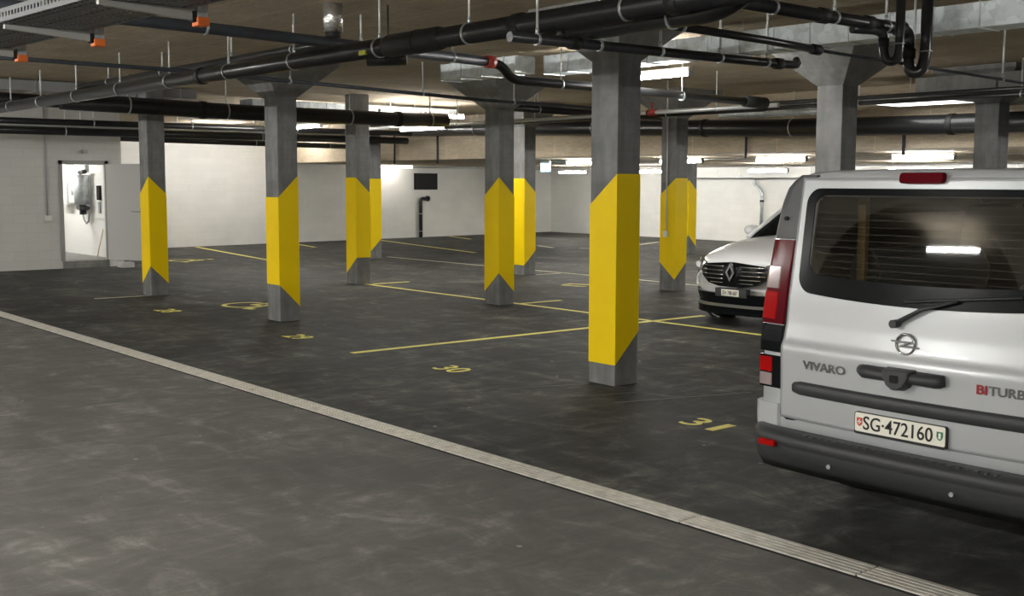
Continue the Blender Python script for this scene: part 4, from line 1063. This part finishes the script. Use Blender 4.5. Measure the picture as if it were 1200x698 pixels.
for s in (1, -1):
    MB().tube([(1.36, s*.84, 1.12), (2.15, s*.66, 1.63), (2.5, s*.66, 1.66)], .03, 8).build('windscreen_pillar', M['carpaint'], K)
    mm = MB(); mm.tube([(1.75, s*.88, 1.14), (1.72, s*.98, 1.18)], .03, 8)
    mr = mm.build('mirror_arm', M['trim'], K)
    MB().loft([[(1.66+a, s*(1.05+.11*math.cos(t_)*k), 1.21+.075*math.sin(t_)*k) for t_ in [2*PI*i/14 for i in range(14)]] for a, k in ((-.03,.5),(0,.9),(.07,1),(.12,.95))]).build('mirror_shell', M['carpaint'], mr)
def fx_(v, off=0): return nose(v) - off
def front_panel(poly, mat, name, parent, off=.01, dep=.05, taper=1., u0=None):
    """poly in (v, z) laid on the curved nose"""
    def ux(v, z): return nose(v) + interp([(.2,.03),(.45,.0),(.7,.0),(.82,.02),(.92,.10)], z)
    mb = MB(); bm = mb.bm
    bm.faces.new([bm.verts.new((0, v, z)) for v, z in poly])
    for k in range(-23, 24):
        bmesh.ops.bisect_plane(bm, geom=bm.verts[:]+bm.edges[:]+bm.faces[:], plane_co=(0, k*.04+.001, 0), plane_no=(0, 1, 0))
    for k in range(4, 25):
        bmesh.ops.bisect_plane(bm, geom=bm.verts[:]+bm.edges[:]+bm.faces[:], plane_co=(0, 0, k*.04+.001), plane_no=(0, 0, 1))
    r = bmesh.ops.extrude_face_region(bm, geom=bm.faces[:])
    back = [e for e in r['geom'] if isinstance(e, bmesh.types.BMVert)]; bs = set(back)
    for v in bm.verts:
        v.co.x = ux(v.co.y, v.co.z) + (dep if v in bs else -off)
    return mb.build(name, M[mat], parent)
# grille
gp = [(-.62,.80),(-.55,.66),(-.40,.57),(-.2,.535),(0,.53),(.2,.535),(.40,.57),(.55,.66),(.62,.80),(.4,.83),(.15,.85),(0,.86),(-.15,.85),(-.4,.83)]
gr = front_panel(gp, 'frit', 'grille', K, .028)
for k, (z, w) in enumerate(((.80,.58),(.745,.56),(.69,.52),(.635,.46),(.585,.36))):
    for s in (1, -1):
        MB().tube([(nose(v*s)-.03 + interp([(.45,0),(.7,0),(.82,.02)], z), v*s, z) for v in (.13, .2, .3, (w+.3)/2, w)], .009, 6).build('grille_bar', M['chrome'], gr)
em = MB(); c = Vector((-.052, 0, .725))
for s in (1, -1):
    em.hexa([(c.x, s*.0, c.z+.125), (c.x, s*.075, c.z), (c.x, s*.045, c.z), (c.x, s*.0, c.z+.07)], [(c.x+.04, 0, c.z+.13), (c.x+.04, s*.085, c.z), (c.x+.04, s*.04, c.z), (c.x+.04, 0, c.z+.06)])
    em.hexa([(c.x, s*.0, c.z-.125), (c.x, s*.075, c.z), (c.x, s*.045, c.z), (c.x, s*.0, c.z-.07)], [(c.x+.04, 0, c.z-.13), (c.x+.04, s*.085, c.z), (c.x+.04, s*.04, c.z), (c.x+.04, 0, c.z-.06)])
em.build('diamond_emblem', M['chrome'], K)
# lamps
for s in (1, -1):
    hp = [(s*.50,.835),(s*.58,.74),(s*.70,.68),(s*.86,.69),(s*.905,.80),(s*.88,.90),(s*.70,.87)]
    hl = front_panel(hp if s > 0 else hp[::-1], 'headlamp', 'headlight', K, .035, .06)
    for k in range(3):
        v = s*(.67+.075*k); MB().tube([(nose(v)-.03, v, .785), (nose(v)+.03, v, .785)], .036, 12).build('lamp_element', M['shieldwhite'], hl)
    MB().tube([(nose(v)-.03, v, z) for v, z in ((s*.60,.70),(s*.70,.635),(s*.76,.55),(s*.70,.50))], .020, 8).build('daytime_strip', M['shieldwhite'], hl)
    fp = [(s*.58,.43),(s*.62,.28),(s*.80,.25),(s*.90,.28),(s*.895,.48),(s*.76,.45)]
    fg = front_panel(fp if s > 0 else fp[::-1], 'frit', 'fog_light_housing', K, .02)
    MB().tube([(nose(v)-.025, v, z) for v, z in ((s*.63,.33),(s*.70,.385),(s*.80,.40))], .012, 8).build('fog_trim', M['chrome'], fg)
    for u in (.88, 3.6): wheel(K, u, s*.80, .345, .225, s)
    # dark wheel arch mouldings
    MB().ring((.88, s*.915, .36), (0,1,0), .385, .02, 32, 6).build('arch_moulding', M['trim'], K)
# lower bumper
front_panel([(-.64,.44),(-.60,.30),(.60,.30),(.64,.44)], 'frit', 'lower_intake', K, .022)
front_panel([(-.74,.300),(-.68,.262),(.68,.262),(.74,.300)], 'steel', 'skid_plate', K, .040)
front_panel([(v*.91, .27) for v in [-1+.1*k for k in range(21)]] + [(v*.88, .16) for v in [1-.1*k for k in range(21)]], 'frit', 'front_lip', K, .03, .3)
front_panel([(-.26,.40),(.26,.40),(.26,.51),(-.26,.51)], 'trim2', 'plate_carrier', K, .035)
pp = front_panel([(-.145,.412),(.145,.412),(.145,.498),(-.145,.498)], 'plate', 'number_plate', K, .042)
MB().mesh(text_mesh('ZH 708 687', .255, .052, .002), frame_m((-.0435, 0, .455), (0,-1,0), (0,0,1))).build('plate_characters', M['ink'], pp, fix=False)
MB().box((.25, -.6, .2), (4.3, .6, .3)).build('underbody', M['interior'], K)

# ------------------------------------------------------------------ world, camera
w = bpy.data.worlds.new('world'); scene.world = w; w.use_nodes = True
w.node_tree.nodes['Background'].inputs['Color'].default_value = (0, 0, 0, 1)
cam = bpy.data.cameras.new('camera'); co = bpy.data.objects.new('camera', cam); col.objects.link(co)
cam.sensor_width = 36; cam.lens = 1346.6827/1200*36; cam.clip_start = .05
psi, pit, rol = [math.radians(x) for x in (50.18155521, 5.74539339, -.15321018)]
fwd = Vector((math.cos(psi)*math.cos(pit), math.sin(psi)*math.cos(pit), -math.sin(pit)))
right = Vector((math.sin(psi), -math.cos(psi), 0)); down = fwd.cross(right)
r_ = right*math.cos(rol) + down*math.sin(rol); d_ = -right*math.sin(rol) + down*math.cos(rol)
co.matrix_world = frame_m((0, 0, 1.9), r_, -d_)
scene.camera = co
vs = scene.view_settings
vs.view_transform = 'Standard'; vs.look = 'None'; vs.gamma = 1; vs.use_curve_mapping = False
vs.exposure = 1.8
